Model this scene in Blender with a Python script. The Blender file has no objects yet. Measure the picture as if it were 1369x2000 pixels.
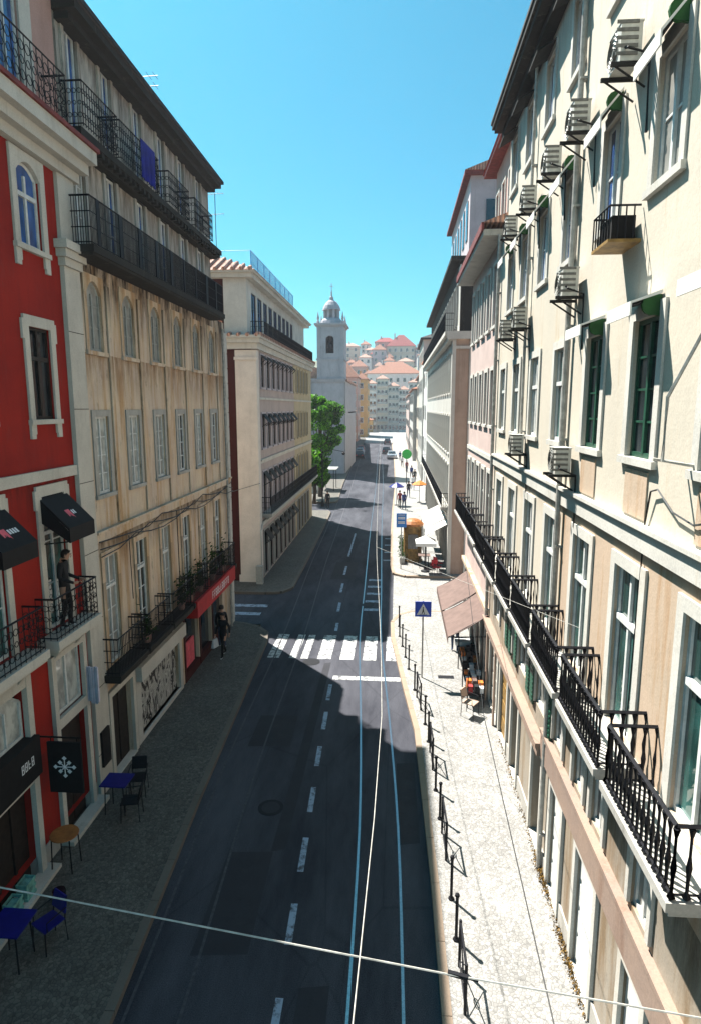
import bpy, bmesh, math, random
from mathutils import Vector, Matrix
random.seed(7)
R = math.radians
S = bpy.context.scene
COL = S.collection
# ------------------------------------------------------------------ camera
cam_d = bpy.data.cameras.new('camera'); cam = bpy.data.objects.new('camera', cam_d); COL.objects.link(cam)
cam.location = (0, 0, 9.5); cam.rotation_euler = (R(90 - 9.447), 0, R(4.144))
cam_d.sensor_fit = 'HORIZONTAL'; cam_d.sensor_width = 36; cam_d.lens = 36 * 1232 / 1369
cam_d.clip_start = 0.1; cam_d.clip_end = 6000
S.camera = cam
# ------------------------------------------------------------------ light
SUN = Vector((0.66, -0.75, -1.56)).normalized()       # direction the light travels
sun_d = bpy.data.lights.new('sun', 'SUN'); sun_d.energy = 5.0; sun_d.angle = R(0.5); sun_d.color = (1, .96, .89)
sun = bpy.data.objects.new('sun', sun_d); COL.objects.link(sun)
sun.rotation_euler = SUN.to_track_quat('-Z', 'Y').to_euler(); sun.location = (-20, 30, 60)
W = bpy.data.worlds.new('World'); S.world = W; W.use_nodes = True
nt = W.node_tree; bg = nt.nodes['Background']
sky = nt.nodes.new('ShaderNodeTexSky'); sky.sky_type = 'NISHITA'; sky.sun_disc = False
sky.sun_elevation = math.asin(-SUN.z); sky.sun_rotation = math.atan2(-SUN.x, -SUN.y)
sky.air_density = 1.0; sky.dust_density = 1.2; sky.ozone_density = 1.6; sky.altitude = 20
tint = nt.nodes.new('ShaderNodeMix'); tint.data_type = 'RGBA'; tint.blend_type = 'MULTIPLY'; tint.inputs[0].default_value = 1
tint.inputs[7].default_value = (.20, 1.03, 1.08, 1)
nt.links.new(sky.outputs[0], tint.inputs[6]); nt.links.new(tint.outputs[2], bg.inputs[0]); bg.inputs[1].default_value = 0.05
S.view_settings.view_transform = 'Standard'; S.view_settings.look = 'None'
S.view_settings.exposure = 1.5; S.view_settings.gamma = 1.0
cy = S.cycles
cy.max_bounces = 6; cy.diffuse_bounces = 1; cy.glossy_bounces = 3; cy.transmission_bounces = 3
cy.caustics_reflective = True; cy.caustics_refractive = False; cy.blur_glossy = 1.0
cy.sample_clamp_indirect = 10; cy.use_adaptive_sampling = False; cy.use_denoising = True
# ------------------------------------------------------------------ materials
MATS = {}
def base_mat(name):
    m = bpy.data.materials.new(name); m.use_nodes = True; MATS[name] = m
    n = m.node_tree.nodes; return m, n, m.node_tree.links, n['Principled BSDF']
def coord(n, l, scale):
    t = n.new('ShaderNodeTexCoord'); mp = n.new('ShaderNodeMapping'); mp.inputs['Scale'].default_value = scale
    l.new(t.outputs['Object'], mp.inputs[0]); return mp.outputs[0]
def noise(n, l, sc, vec_scale=(1, 1, 1), detail=6, rough=.6):
    t = n.new('ShaderNodeTexNoise'); t.inputs['Scale'].default_value = sc; t.inputs['Detail'].default_value = detail
    t.inputs['Roughness'].default_value = rough; l.new(coord(n, l, vec_scale), t.inputs['Vector']); return t.outputs['Fac']
def ramp(n, l, f, stops):
    r = n.new('ShaderNodeValToRGB'); e = r.color_ramp.elements
    while len(e) < len(stops): e.new(.5)
    for i, (p, c) in enumerate(stops):
        e[i].position = p; e[i].color = tuple(c) + (1,) if len(c) == 3 else c
    l.new(f, r.inputs[0]); return r.outputs[0]
def mix(n, l, f, a, b, mode='MIX'):
    m = n.new('ShaderNodeMix'); m.data_type = 'RGBA'; m.blend_type = mode
    for s, v in ((m.inputs[0], f), (m.inputs[6], a), (m.inputs[7], b)):
        if isinstance(v, (int, float)): s.default_value = v
        elif isinstance(v, tuple): s.default_value = v + (1,) if len(v) == 3 else v
        else: l.new(v, s)
    return m.outputs[2]
def bump(n, l, p, h, s, dist=.02):
    b = n.new('ShaderNodeBump'); b.inputs['Strength'].default_value = s; b.inputs['Distance'].default_value = dist
    l.new(h, b.inputs['Height']); l.new(b.outputs[0], p.inputs['Normal'])
def plain(name, c, rough=.6, metal=0, var=.25, sc=6, bmp=0, spec=.3):
    m, n, l, p = base_mat(name)
    f = noise(n, l, sc)
    d = tuple(x * (1 - var) for x in c); e = tuple(min(1, x * (1 + var)) for x in c)
    l.new(ramp(n, l, f, [(.35, d), (.65, e)]), p.inputs['Base Color'])
    p.inputs['Roughness'].default_value = rough; p.inputs['Metallic'].default_value = metal
    p.inputs['Specular IOR Level'].default_value = spec
    if bmp: bump(n, l, p, noise(n, l, sc * 5), bmp)
    return m
def plaster(name, c, stain=(.25, .14, .06), amt=.5, c2=None, dirt=(.1, .085, .07), damt=.3, thr=.55, rough=.85, bands=()):
    m, n, l, p = base_mat(name)
    c2 = c2 or tuple(x * .82 for x in c)
    a = mix(n, l, ramp(n, l, noise(n, l, .9, detail=8, rough=.65), [(.35, (0, 0, 0)), (.65, (1, 1, 1))]), c, c2)
    streak = ramp(n, l, noise(n, l, 1.0, (2.2, 2.2, .22), detail=8, rough=.7), [(thr, (0, 0, 0)), (thr + .16, (amt,) * 3)])
    a = mix(n, l, streak, a, stain)
    s2 = ramp(n, l, noise(n, l, 2.6, (1.6, 1.6, .5), detail=9, rough=.75), [(.56, (0, 0, 0)), (.75, (damt,) * 3)])
    a = mix(n, l, s2, a, dirt)
    for z0, z1, col, am in bands:            # grime runs below ledges: strongest at z1, gone at z0, broken up by noise
        tc = n.new('ShaderNodeTexCoord'); sx = n.new('ShaderNodeSeparateXYZ'); l.new(tc.outputs['Object'], sx.inputs[0])
        mr = n.new('ShaderNodeMapRange'); mr.inputs['From Min'].default_value = z0; mr.inputs['From Max'].default_value = z1; l.new(sx.outputs['Z'], mr.inputs['Value'])
        lt = n.new('ShaderNodeMath'); lt.operation = 'LESS_THAN'; lt.inputs[1].default_value = z1; l.new(sx.outputs['Z'], lt.inputs[0])
        ad = n.new('ShaderNodeMath'); ad.operation = 'MULTIPLY'; l.new(mr.outputs[0], ad.inputs[0]); l.new(ramp(n, l, noise(n, l, 1.5, (2.5, 2.5, .5), detail=8, rough=.7), [(.35, (0, 0, 0)), (.6, (1.3, 1.3, 1.3))]), ad.inputs[1])
        a2 = n.new('ShaderNodeMath'); a2.operation = 'MULTIPLY'; l.new(ad.outputs[0], a2.inputs[0]); l.new(lt.outputs[0], a2.inputs[1])
        a3 = n.new('ShaderNodeMath'); a3.operation = 'MULTIPLY'; a3.use_clamp = True; l.new(a2.outputs[0], a3.inputs[0]); a3.inputs[1].default_value = am
        a = mix(n, l, a3.outputs[0], a, col)
    g = ramp(n, l, noise(n, l, 38, detail=3), [(.3, (.88,) * 3), (.7, (1.06,) * 3)])
    a = mix(n, l, 1.0, a, g, 'MULTIPLY')
    l.new(a, p.inputs['Base Color']); p.inputs['Roughness'].default_value = rough
    p.inputs['Specular IOR Level'].default_value = .2
    bump(n, l, p, noise(n, l, 9, detail=8), .25, .02)
    return m
def glass(name, c, rough=.04, ior=1.75, coat=0.0, var=.5, sc=1.3):
    m, n, l, p = base_mat(name)
    f = noise(n, l, sc, (1, 1, .6), detail=3)
    l.new(ramp(n, l, f, [(.4, tuple(x * (1 - var) for x in c)), (.62, tuple(min(1, x * (1 + var)) for x in c))]), p.inputs['Base Color'])
    p.inputs['Roughness'].default_value = rough; p.inputs['IOR'].default_value = ior
    p.inputs['Coat Weight'].default_value = coat; p.inputs['Coat Roughness'].default_value = .03
    return m
plaster('red_plaster', (.38, .024, .014), stain=(.24, .016, .012), amt=.7, c2=(.44, .05, .035) if 0 else (.28, .018, .013), damt=.3, thr=.5, bands=((7.2, 8.0, (.10, .012, .01), .6), (0.3, 2.5, (.09, .02, .016), .4)))
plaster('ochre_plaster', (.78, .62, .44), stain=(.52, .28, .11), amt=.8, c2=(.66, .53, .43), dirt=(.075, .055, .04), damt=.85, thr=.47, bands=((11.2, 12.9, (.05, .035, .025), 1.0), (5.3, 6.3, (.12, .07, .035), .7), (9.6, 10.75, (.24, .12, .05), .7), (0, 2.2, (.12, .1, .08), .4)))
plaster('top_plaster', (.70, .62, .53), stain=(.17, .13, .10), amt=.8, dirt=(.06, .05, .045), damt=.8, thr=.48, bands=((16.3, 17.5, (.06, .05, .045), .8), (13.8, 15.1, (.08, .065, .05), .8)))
plaster('limestone', (.68, .63, .55), stain=(.32, .28, .22), amt=.4, damt=.3)
plaster('grey_stone', (.50, .475, .43), stain=(.2, .18, .15), amt=.6, damt=.5)
plaster('dark_stone', (.035, .032, .028), stain=(.014, .013, .012), amt=.8, dirt=(.20, .17, .13), damt=.4)
plaster('cream_plaster', (.64, .57, .465), stain=(.48, .31, .15), amt=.5, c2=(.58, .52, .43), damt=.18, thr=.55, bands=((15.9, 16.95, (.30, .26, .22), .6), (1.2, 4.2, (.42, .27, .14), .35), (7.2, 7.75, (.35, .2, .09), .5)))
plaster('shop_plaster', (.40, .33, .25), stain=(.22, .14, .07), amt=.8, c2=(.34, .30, .25), dirt=(.12, .10, .08), damt=.6, thr=.48, bands=((.0, 1.2, (.14, .11, .08), -.6), (3.2, 4.2, (.12, .09, .06), .9)))
plaster('peach_plaster', (.56, .42, .31), stain=(.38, .20, .08), amt=.7, c2=(.50, .39, .29), damt=.3, thr=.5)
plaster('white_trim', (.66, .63, .57), stain=(.5, .38, .24), amt=.35, damt=.25)
plaster('pink_plaster', (.64, .49, .44), stain=(.5, .34, .28), amt=.3, damt=.12)
plaster('grey_plaster', (.60, .58, .53), stain=(.4, .38, .33), amt=.4, damt=.25)
plaster('lilac_plaster', (.58, .50, .52), stain=(.34, .28, .28), amt=.4, damt=.2)
plaster('brown_stone', (.50, .36, .28), stain=(.2, .12, .08), amt=.5, damt=.3)
plaster('pale_plaster', (.84, .74, .65), stain=(.4, .32, .24), amt=.3, damt=.15)
plaster('mauve_plaster', (.54, .43, .39), stain=(.26, .18, .14), amt=.4, damt=.2)
plaster('yellow_plaster', (.60, .48, .31), stain=(.4, .24, .08), amt=.5, damt=.2)
plaster('orange_plaster', (.70, .36, .12), stain=(.5, .22, .06), amt=.4, damt=.1)
plaster('rose_plaster', (.60, .36, .30), stain=(.4, .22, .17), amt=.4, damt=.1)
plaster('maroon_plaster', (.075, .018, .016), stain=(.04, .01, .01), amt=.5, damt=.2)
plaster('white_plaster', (.82, .80, .76), stain=(.45, .42, .38), amt=.4, damt=.25)
plaster('church_stone', (.50, .47, .50), stain=(.28, .26, .28), amt=.6, damt=.5)
plain('iron', (.009, .009, .012), .6, 0, .3, 20, spec=.2)
plain('dark_wood', (.022, .016, .013), .55, 0, .4, 8)
plain('interior', (.008, .007, .007), .9, 0, .4, 3)
plain('white_paint', (.70, .70, .67), .45, 0, .12, 9)
plain('grey_paint', (.36, .36, .33), .5, 0, .15, 9)
plain('green_paint', (.015, .075, .045), .4, 0, .3, 9)
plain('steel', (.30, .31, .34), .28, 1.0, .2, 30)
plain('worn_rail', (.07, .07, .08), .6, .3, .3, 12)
plain('rust_paint', (.20, .03, .018), .6, 0, .3, 6)
plain('faded_red', (.19, .045, .04), .7, 0, .3, 6)
plain('pipe_grey', (.42, .40, .36), .5, 0, .25, 8)
plain('ac_metal', (.58, .56, .50), .5, .1, .15, 12)
plain('ac_grille', (.16, .155, .14), .5, .3, .3, 12)
plain('black_canvas', (.006, .006, .007), .75, 0, .3, 5)
plain('green_bright', (.03, .42, .06), .5, 0, .2, 3)
plain('green_canvas', (.012, .075, .014), .7, 0, .3, 5)
plain('white_canvas', (.76, .75, .71), .8, 0, .1, 4)
plain('brown_canvas', (.15, .098, .083), .8, 0, .15, 3, .2)
plain('orange_canvas', (.75, .20, .03), .7, 0, .15, 3)
plain('red_canvas', (.55, .02, .03), .7, 0, .15, 3)
plain('blue_plastic', (.006, .008, .16), .35, 0, .2, 4)
plain('blue_sign', (.012, .07, .55), .35, 0, .08, 4)
plain('bus_blue', (.04, .22, .62), .35, 0, .1, 4)
plain('red_sign', (.42, .02, .02), .4, 0, .15, 3)
plain('white_mark', (.82, .82, .82), .5, 0, .06, 4)
plain('pink_mark', (.75, .12, .15), .5, 0, .2, 4)
plain('black_mark', (.008, .008, .008), .5, 0, .2, 4)
plain('orange_wood', (.34, .12, .03), .5, 0, .25, 6)
plain('green_leaf', (.03, .065, .014), .6, 0, .5, 6)
plain('tree_leaf', (.13, .36, .02), .5, 0, .6, .9)
plain('tree_leaf_dark', (.03, .10, .01), .5, 0, .5, .8)
for k_ in ('tree_leaf', 'tree_leaf_dark', 'green_leaf'):        # thin leaves let sunlight through
    n_ = MATS[k_].node_tree.nodes; l_ = MATS[k_].node_tree.links; tr_ = n_.new('ShaderNodeBsdfTranslucent'); mx_ = n_.new('ShaderNodeMixShader'); mx_.inputs[0].default_value = .5
    l_.new(n_['Principled BSDF'].inputs['Base Color'].links[0].from_socket, tr_.inputs['Color']); l_.new(n_['Principled BSDF'].outputs[0], mx_.inputs[1]); l_.new(tr_.outputs[0], mx_.inputs[2]); l_.new(mx_.outputs[0], n_['Material Output'].inputs['Surface'])
plain('bark', (.08, .06, .045), .9, 0, .3, 10, .5)
plain('weed', (.16, .09, .015), .8, 0, .5, 9)
plain('skin', (.45, .24, .16), .5, 0, .1, 6)
plain('hair', (.02, .013, .01), .6, 0, .3, 20)
plain('cloth_black', (.012, .012, .014), .8, 0, .3, 8)
plain('cloth_blue', (.03, .06, .22), .8, 0, .3, 8)
plain('cloth_white', (.70, .70, .72), .8, 0, .1, 8)
plain('cloth_red', (.35, .04, .04), .8, 0, .3, 8)
plain('cloth_jeans', (.05, .07, .13), .8, 0, .3, 8)
plain('laundry_blue', (.008, .012, .20), .8, 0, .3, 4)
plain('cloth_lilac', (.62, .58, .68), .8, 0, .15, 4)
plain('teal_paint', (.18, .42, .36), .6, 0, .4, 5)
plain('car_dark', (.012, .014, .022), .2, .3, .1, 3, spec=.6)
plain('car_silver', (.45, .46, .48), .25, .6, .1, 3)
plain('car_red', (.30, .02, .02), .25, .2, .1, 3)
plain('rubber', (.012, .012, .012), .8, 0, .2, 9)
plain('tail_light', (.45, .01, .01), .3, 0, .1, 9)
plain('gold_brown', (.26, .15, .04), .6, 0, .4, 5)
glass('pane_dark', (.018, .024, .030)); glass('pane_blue', (.04, .12, .36)); glass('pane_green', (.035, .11, .10), var=.6)
glass('pane_curtain', (.50, .50, .46), rough=.35, ior=1.5, coat=1, var=.35, sc=3.5)
glass('pane_shutter', (.33, .32, .29), rough=.4, ior=1.5, coat=.5, var=.2, sc=3)
def asphalt():
    m, n, l, p = base_mat('asphalt')
    a = ramp(n, l, noise(n, l, .35, (1.6, .35, 1), detail=8, rough=.7), [(.35, (.035, .036, .045)), (.65, (.090, .091, .106))])
    g = ramp(n, l, noise(n, l, 60, detail=2), [(.3, (.6,) * 3), (.72, (1.5,) * 3)])
    a = mix(n, l, 1.0, a, g, 'MULTIPLY')
    v = n.new('ShaderNodeTexVoronoi'); v.feature = 'DISTANCE_TO_EDGE'; v.inputs['Scale'].default_value = .32
    l.new(coord(n, l, (1.3, .5, 1)), v.inputs['Vector'])
    c = ramp(n, l, v.outputs['Distance'], [(0, (.80,) * 3), (.008, (1, 1, 1))])
    a = mix(n, l, 1.0, a, c, 'MULTIPLY')
    l.new(a, p.inputs['Base Color']); p.inputs['Roughness'].default_value = .9; p.inputs['Specular IOR Level'].default_value = .08
    bump(n, l, p, noise(n, l, 70, detail=2), .3, .01)
def cobble(name, lo, hi, sc):
    m, n, l, p = base_mat(name)
    v = n.new('ShaderNodeTexVoronoi'); v.feature = 'DISTANCE_TO_EDGE'; v.inputs['Scale'].default_value = sc
    v2 = n.new('ShaderNodeTexVoronoi'); v2.inputs['Scale'].default_value = sc
    cc = coord(n, l, (1, 1, 1)); l.new(cc, v.inputs['Vector']); l.new(cc, v2.inputs['Vector'])
    a = ramp(n, l, v2.outputs['Color'], [(0, lo), (1, hi)])
    a = mix(n, l, 1.0, a, ramp(n, l, v.outputs['Distance'], [(0, (.5,) * 3), (.1, (1, 1, 1))]), 'MULTIPLY')
    a = mix(n, l, 1.0, a, ramp(n, l, noise(n, l, .8, detail=8, rough=.7), [(.3, (.72,) * 3), (.7, (1.1,) * 3)]), 'MULTIPLY')
    a = mix(n, l, ramp(n, l, noise(n, l, 4, detail=5), [(.68, (0, 0, 0)), (.78, (.25,) * 3)]), a, (.2, .18, .15))
    l.new(a, p.inputs['Base Color']); p.inputs['Roughness'].default_value = .8
    bump(n, l, p, v.outputs['Distance'], .5, .02)
asphalt(); cobble('pavement_left', (.075, .067, .055), (.17, .155, .13), 15); cobble('pavement_right', (.23, .22, .205), (.40, .385, .365), 15)  # left cobbles darkened: the street's shade is put into their colour
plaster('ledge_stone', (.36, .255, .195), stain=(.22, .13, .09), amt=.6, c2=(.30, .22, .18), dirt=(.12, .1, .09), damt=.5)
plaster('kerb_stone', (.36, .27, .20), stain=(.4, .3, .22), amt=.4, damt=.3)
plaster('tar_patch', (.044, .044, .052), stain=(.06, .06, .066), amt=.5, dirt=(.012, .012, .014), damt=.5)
plaster('sunlit_road', (.34, .33, .32), stain=(.4, .36, .3), amt=.3, damt=.2)
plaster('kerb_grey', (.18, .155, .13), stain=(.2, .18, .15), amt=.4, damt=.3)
plaster('ground_soil', (.26, .24, .20)); plaster('hill_green', (.16, .17, .10), stain=(.3, .26, .2), amt=.8)
def worn(name, c, gap):
    m, n, l, p = base_mat(name)
    f = ramp(n, l, noise(n, l, 5, detail=9, rough=.75), [(gap, (0, 0, 0)), (gap + .12, (1, 1, 1))])
    l.new(mix(n, l, f, (.07, .07, .08), c), p.inputs['Base Color']); p.inputs['Roughness'].default_value = .7
worn('road_paint', (.60, .60, .58), .42); worn('lane_paint', (.36, .43, .54), .40)
def roof(name, c, sc=1.0):
    m, n, l, p = base_mat(name)
    a = ramp(n, l, noise(n, l, 3, detail=8, rough=.7), [(.3, tuple(x * .6 for x in c)), (.7, tuple(min(1, x * 1.3) for x in c))])
    w = n.new('ShaderNodeTexWave'); w.bands_direction = 'X'; w.inputs['Scale'].default_value = 2.2 * sc; w.inputs['Distortion'].default_value = .5
    l.new(coord(n, l, (1, 1, .3)), w.inputs['Vector'])
    w2 = n.new('ShaderNodeTexWave'); w2.bands_direction = 'Y'; w2.inputs['Scale'].default_value = 1.1 * sc; w2.inputs['Distortion'].default_value = .8
    l.new(coord(n, l, (1, 1, .3)), w2.inputs['Vector'])
    a = mix(n, l, 1.0, a, ramp(n, l, w.outputs['Fac'], [(.1, (.55,) * 3), (.6, (1.1,) * 3)]), 'MULTIPLY')
    l.new(a, p.inputs['Base Color']); p.inputs['Roughness'].default_value = .85
    bump(n, l, p, w.outputs['Fac'], .6, .06)
roof('roof_tile', (.42, .16, .09)); roof('roof_pale', (.55, .30, .22)); roof('roof_red', (.40, .05, .04)); roof('roof_dark', (.035, .03, .03))
def graffiti():
    m, n, l, p = base_mat('graffiti_shutter')
    w = n.new('ShaderNodeTexNoise'); w.inputs['Scale'].default_value = 2.0; w.inputs['Detail'].default_value = 4; w.inputs['Distortion'].default_value = 2.2
    l.new(coord(n, l, (1, 1.4, .7)), w.inputs['Vector'])
    f = ramp(n, l, w.outputs['Fac'], [(.44, (1, 1, 1)), (.50, (0, 0, 0))])
    a = mix(n, l, f, (.45, .44, .40), (.008, .008, .008))
    f2 = ramp(n, l, noise(n, l, 7, (1, 1, 1.2), detail=2), [(.6, (0, 0, 0)), (.63, (1, 1, 1))])
    a = mix(n, l, f2, a, (.62, .60, .56))
    b = n.new('ShaderNodeTexWave'); b.bands_direction = 'Z'; b.inputs['Scale'].default_value = 4
    l.new(coord(n, l, (1, 1, 1)), b.inputs['Vector']); bump(n, l, p, b.outputs['Fac'], .5, .02)
    l.new(a, p.inputs['Base Color']); p.inputs['Roughness'].default_value = .5
graffiti()
def mesh_glass():
    m, n, l, p = base_mat('blue_glass')
    p.inputs['Base Color'].default_value = (.10, .22, .5, 1); p.inputs['Alpha'].default_value = .5; p.inputs['Roughness'].default_value = .1
mesh_glass()
# ------------------------------------------------------------------ mesh helpers
class MB:
    def __init__(s): s.v = []; s.f = []; s.m = []
    def add(s, vs, fs, m=0):
        o = len(s.v); s.v += [tuple(v) for v in vs]
        for f in fs: s.f.append([i + o for i in f]); s.m.append(m)
    def quad(s, a, b, c, d, m=0): s.add([a, b, c, d], [(0, 1, 2, 3)], m)
    def box(s, x0, x1, y0, y1, z0, z1, m=0):
        s.add([(x, y, z) for z in (z0, z1) for y in (y0, y1) for x in (x0, x1)],
              [(0, 2, 3, 1), (4, 5, 7, 6), (0, 1, 5, 4), (2, 6, 7, 3), (0, 4, 6, 2), (1, 3, 7, 5)], m)
    def hexa(s, bot, top, m=0):
        n = len(bot); s.add(list(bot) + list(top), [tuple(range(n))[::-1], tuple(range(n, 2 * n))] + [(i, (i + 1) % n, n + (i + 1) % n, n + i) for i in range(n)], m)
    def prism(s, pts, ax, a, b, m=0):      # pts 2-D polygon, extruded along axis ax from a to b
        def P(p, t):
            q = list(p); q.insert(ax, t); return tuple(q)
        s.hexa([P(p, a) for p in pts], [P(p, b) for p in pts], m)
    def tube(s, pts, r, n=6, m=0, closed=False):
        pts = [Vector(p) for p in pts]; rings = []; N = len(pts)
        for i, p in enumerate(pts):
            a = pts[(i - 1) % N] if (i or closed) else p; b = pts[(i + 1) % N] if (i < N - 1 or closed) else p
            t = (b - a).normalized(); u = t.cross(Vector((0, 0, 1)))
            if u.length < .05: u = t.cross(Vector((0, 1, 0)))
            u.normalize(); w = t.cross(u); rr = r[i] if isinstance(r, (list, tuple)) else r
            rings.append([p + u * (rr * math.cos(2 * math.pi * k / n)) + w * (rr * math.sin(2 * math.pi * k / n)) for k in range(n)])
        vs = [v for g in rings for v in g]; fs = []
        for i in range(N if closed else N - 1):
            j = (i + 1) % N
            for k in range(n): fs.append((i * n + k, i * n + (k + 1) % n, j * n + (k + 1) % n, j * n + k))
        if not closed: fs += [tuple(range(n))[::-1], tuple(range((N - 1) * n, N * n))]
        s.add(vs, fs, m)
    def lathe(s, c, prof, n=10, m=0):      # prof [(r,z)]
        vs = []; fs = []
        for r, z in prof:
            for k in range(n): vs.append((c[0] + r * math.cos(2 * math.pi * k / n), c[1] + r * math.sin(2 * math.pi * k / n), c[2] + z))
        for i in range(len(prof) - 1):
            for k in range(n): fs.append((i * n + k, i * n + (k + 1) % n, (i + 1) * n + (k + 1) % n, (i + 1) * n + k))
        fs += [tuple(range(n))[::-1], tuple(range((len(prof) - 1) * n, len(prof) * n))]
        s.add(vs, fs, m)
    def xf(s, fn): s.v = [tuple(fn(*v)) for v in s.v]; return s
    def mesh(s, name, mats, smooth=False):
        me = bpy.data.meshes.new(name); me.from_pydata(s.v, [], s.f)
        for m in mats: me.materials.append(MATS[m])
        me.polygons.foreach_set('material_index', s.m)
        if smooth: me.polygons.foreach_set('use_smooth', [True] * len(s.f))
        me.update(); return me
    def build(s, name, mats, parent=None, smooth=False, loc=None):
        if isinstance(mats, str): mats = [mats]
        o0 = wloc(parent) if parent else (Vector(loc) if loc else Vector((0, 0, 0)))
        if o0.length: s.v = [(x - o0.x, y - o0.y, z - o0.z) for x, y, z in s.v]
        o = bpy.data.objects.new(name, s.mesh(name, mats, smooth)); COL.objects.link(o)
        if parent: o.parent = parent
        else: o.location = o0
        return o
def wloc(o):
    v = Vector((0, 0, 0))
    while o: v = v + o.location; o = o.parent
    return v
def tag(o, label=None, cat=None, group=None, kind=None):
    if label: o['label'] = label
    if cat: o['category'] = cat
    if group: o['group'] = group
    if kind: o['kind'] = kind
    return o
def thing(name, label, cat, loc=(0, 0, 0), group=None, kind=None):
    o = bpy.data.objects.new(name, None); COL.objects.link(o); o.location = loc; o.empty_display_size = .3
    return tag(o, label, cat, group, kind)
def inst(name, me, parent, loc, rz=0):
    o = bpy.data.objects.new(name, me); COL.objects.link(o); o.parent = parent; o.location = loc; o.rotation_euler = (0, 0, rz); return o
def copy_tree(o, parent=None):
    c = o.copy(); COL.objects.link(c); c.parent = parent
    for ch in list(o.children): copy_tree(ch, c)
    return c
class Fac:                                 # a facade plane: d outward, u along, z up
    def __init__(s, kind, pos):
        s.k = kind; s.p = pos; s.rz = {'L': 0, 'R': math.pi, 'N': -math.pi / 2}[kind]
    def T(s, d, u, z):
        if s.k == 'L': return (s.p + d, u, z)
        if s.k == 'R': return (s.p - d, u, z)
        return (u, s.p - d, z)
    def box(s, b, d0, d1, u0, u1, z0, z1, m=0):
        t = MB(); t.box(d0, d1, u0, u1, z0, z1); t.xf(s.T); b.add(t.v, t.f, m)
    def put(s, name, me, parent, u, z, d=0):
        return inst(name, me, parent, Vector(s.T(d, u, z)) - wloc(parent), s.rz)
    def wall(s, b, u0, u1, z0, z1, holes, depth=.15, m=0, mi=1, ends=True):
        holes = [h for h in holes if h[0] > u0 - .01 and h[1] < u1 + .01 and h[2] > z0 - .01 and h[3] < z1 + .01]
        us = sorted({u0, u1} | {h[0] for h in holes} | {h[1] for h in holes}); zs = sorted({z0, z1} | {h[2] for h in holes} | {h[3] for h in holes})
        us = [u for u in us if u0 <= u <= u1]; zs = [z for z in zs if z0 <= z <= z1]
        for i in range(len(us) - 1):
            for j in range(len(zs) - 1):
                cu = (us[i] + us[i + 1]) / 2; cz = (zs[j] + zs[j + 1]) / 2
                if any(h[0] < cu < h[1] and h[2] < cz < h[3] for h in holes): continue
                b.quad(s.T(0, us[i], zs[j]), s.T(0, us[i + 1], zs[j]), s.T(0, us[i + 1], zs[j + 1]), s.T(0, us[i], zs[j + 1]), m)
        for a, c, e, f in holes:
            for p, q in (((a, e), (c, e)), ((c, e), (c, f)), ((c, f), (a, f)), ((a, f), (a, e))):
                b.quad(s.T(0, *p), s.T(0, *q), s.T(-depth, *q), s.T(-depth, *p), m)
            b.quad(s.T(-depth, a, e), s.T(-depth, c, e), s.T(-depth, c, f), s.T(-depth, a, f), mi)
        if ends:
            e = depth + .02
            for u in (u0, u1): b.quad(s.T(0, u, z0), s.T(0, u, z1), s.T(-e, u, z1), s.T(-e, u, z0), m)
            b.quad(s.T(0, u0, z1), s.T(0, u1, z1), s.T(-e, u1, z1), s.T(-e, u0, z1), m)
# ------------------------------------------------------------------ window kit (cached meshes, local: x outward, y along, z up)
CACHE = {}
def cached(key, fn):
    if key not in CACHE: CACHE[key] = fn()
    return CACHE[key]
def arch_pts(w, z0, rise, n=8):            # segmental arch from -w/2 to w/2
    return [(-w / 2 + w * i / n, z0 + rise * math.sin(math.pi * i / n) ** .8 if 0 < i < n else z0) for i in range(n + 1)]
def frame_mesh(w, h, cols, rows, fmat, transom=0, t=.055, arch=0, x=-.10):
    def mk():
        b = MB(); hh = h - arch
        b.box(x, x + .06, -w / 2, -w / 2 + t, 0, h if not arch else hh); b.box(x, x + .06, w / 2 - t, w / 2, 0, h if not arch else hh)
        b.box(x, x + .06, -w / 2 + t, w / 2 - t, 0, t * 1.3)
        if not arch: b.box(x, x + .06, -w / 2 + t, w / 2 - t, h - t, h)
        else:
            ap = arch_pts(w - .02, hh, arch - .02)
            b.tube([(x + .03, p[0], p[1]) for p in ap], t * .6, 4)
        for i in range(1, cols):
            y = -w / 2 + w * i / cols; tt = t * (1.1 if cols == 2 else .6)
            b.box(x + .005, x + .065, y - tt / 2, y + tt / 2, t, (hh if arch else h - t))
        if transom: b.box(x + .008, x + .08, -w / 2 + t, w / 2 - t, transom - .04, transom + .04)
        for j in range(1, rows):
            z = t + (h - 2 * t) * j / rows; b.box(x + .01, x + .045, -w / 2 + t, w / 2 - t, z - .014, z + .014)
        return b.mesh('window_frame', [fmat])
    return cached(('fr', w, h, cols, rows, fmat, transom, arch, t, x), mk)
def pane_mesh(w, h, pmat, arch=0, x=-.085):
    def mk():
        b = MB(); hh = h - arch - (.03 if not arch else 0)
        b.box(x, x + .012, -w / 2 + .03, w / 2 - .03, .03, hh)
        if arch: b.prism([p for p in arch_pts(w - .06, hh, arch - .03)], 0, x, x + .012)
        return b.mesh('pane', [pmat])
    return cached(('pa', w, h, pmat, arch, x), mk)
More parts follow.
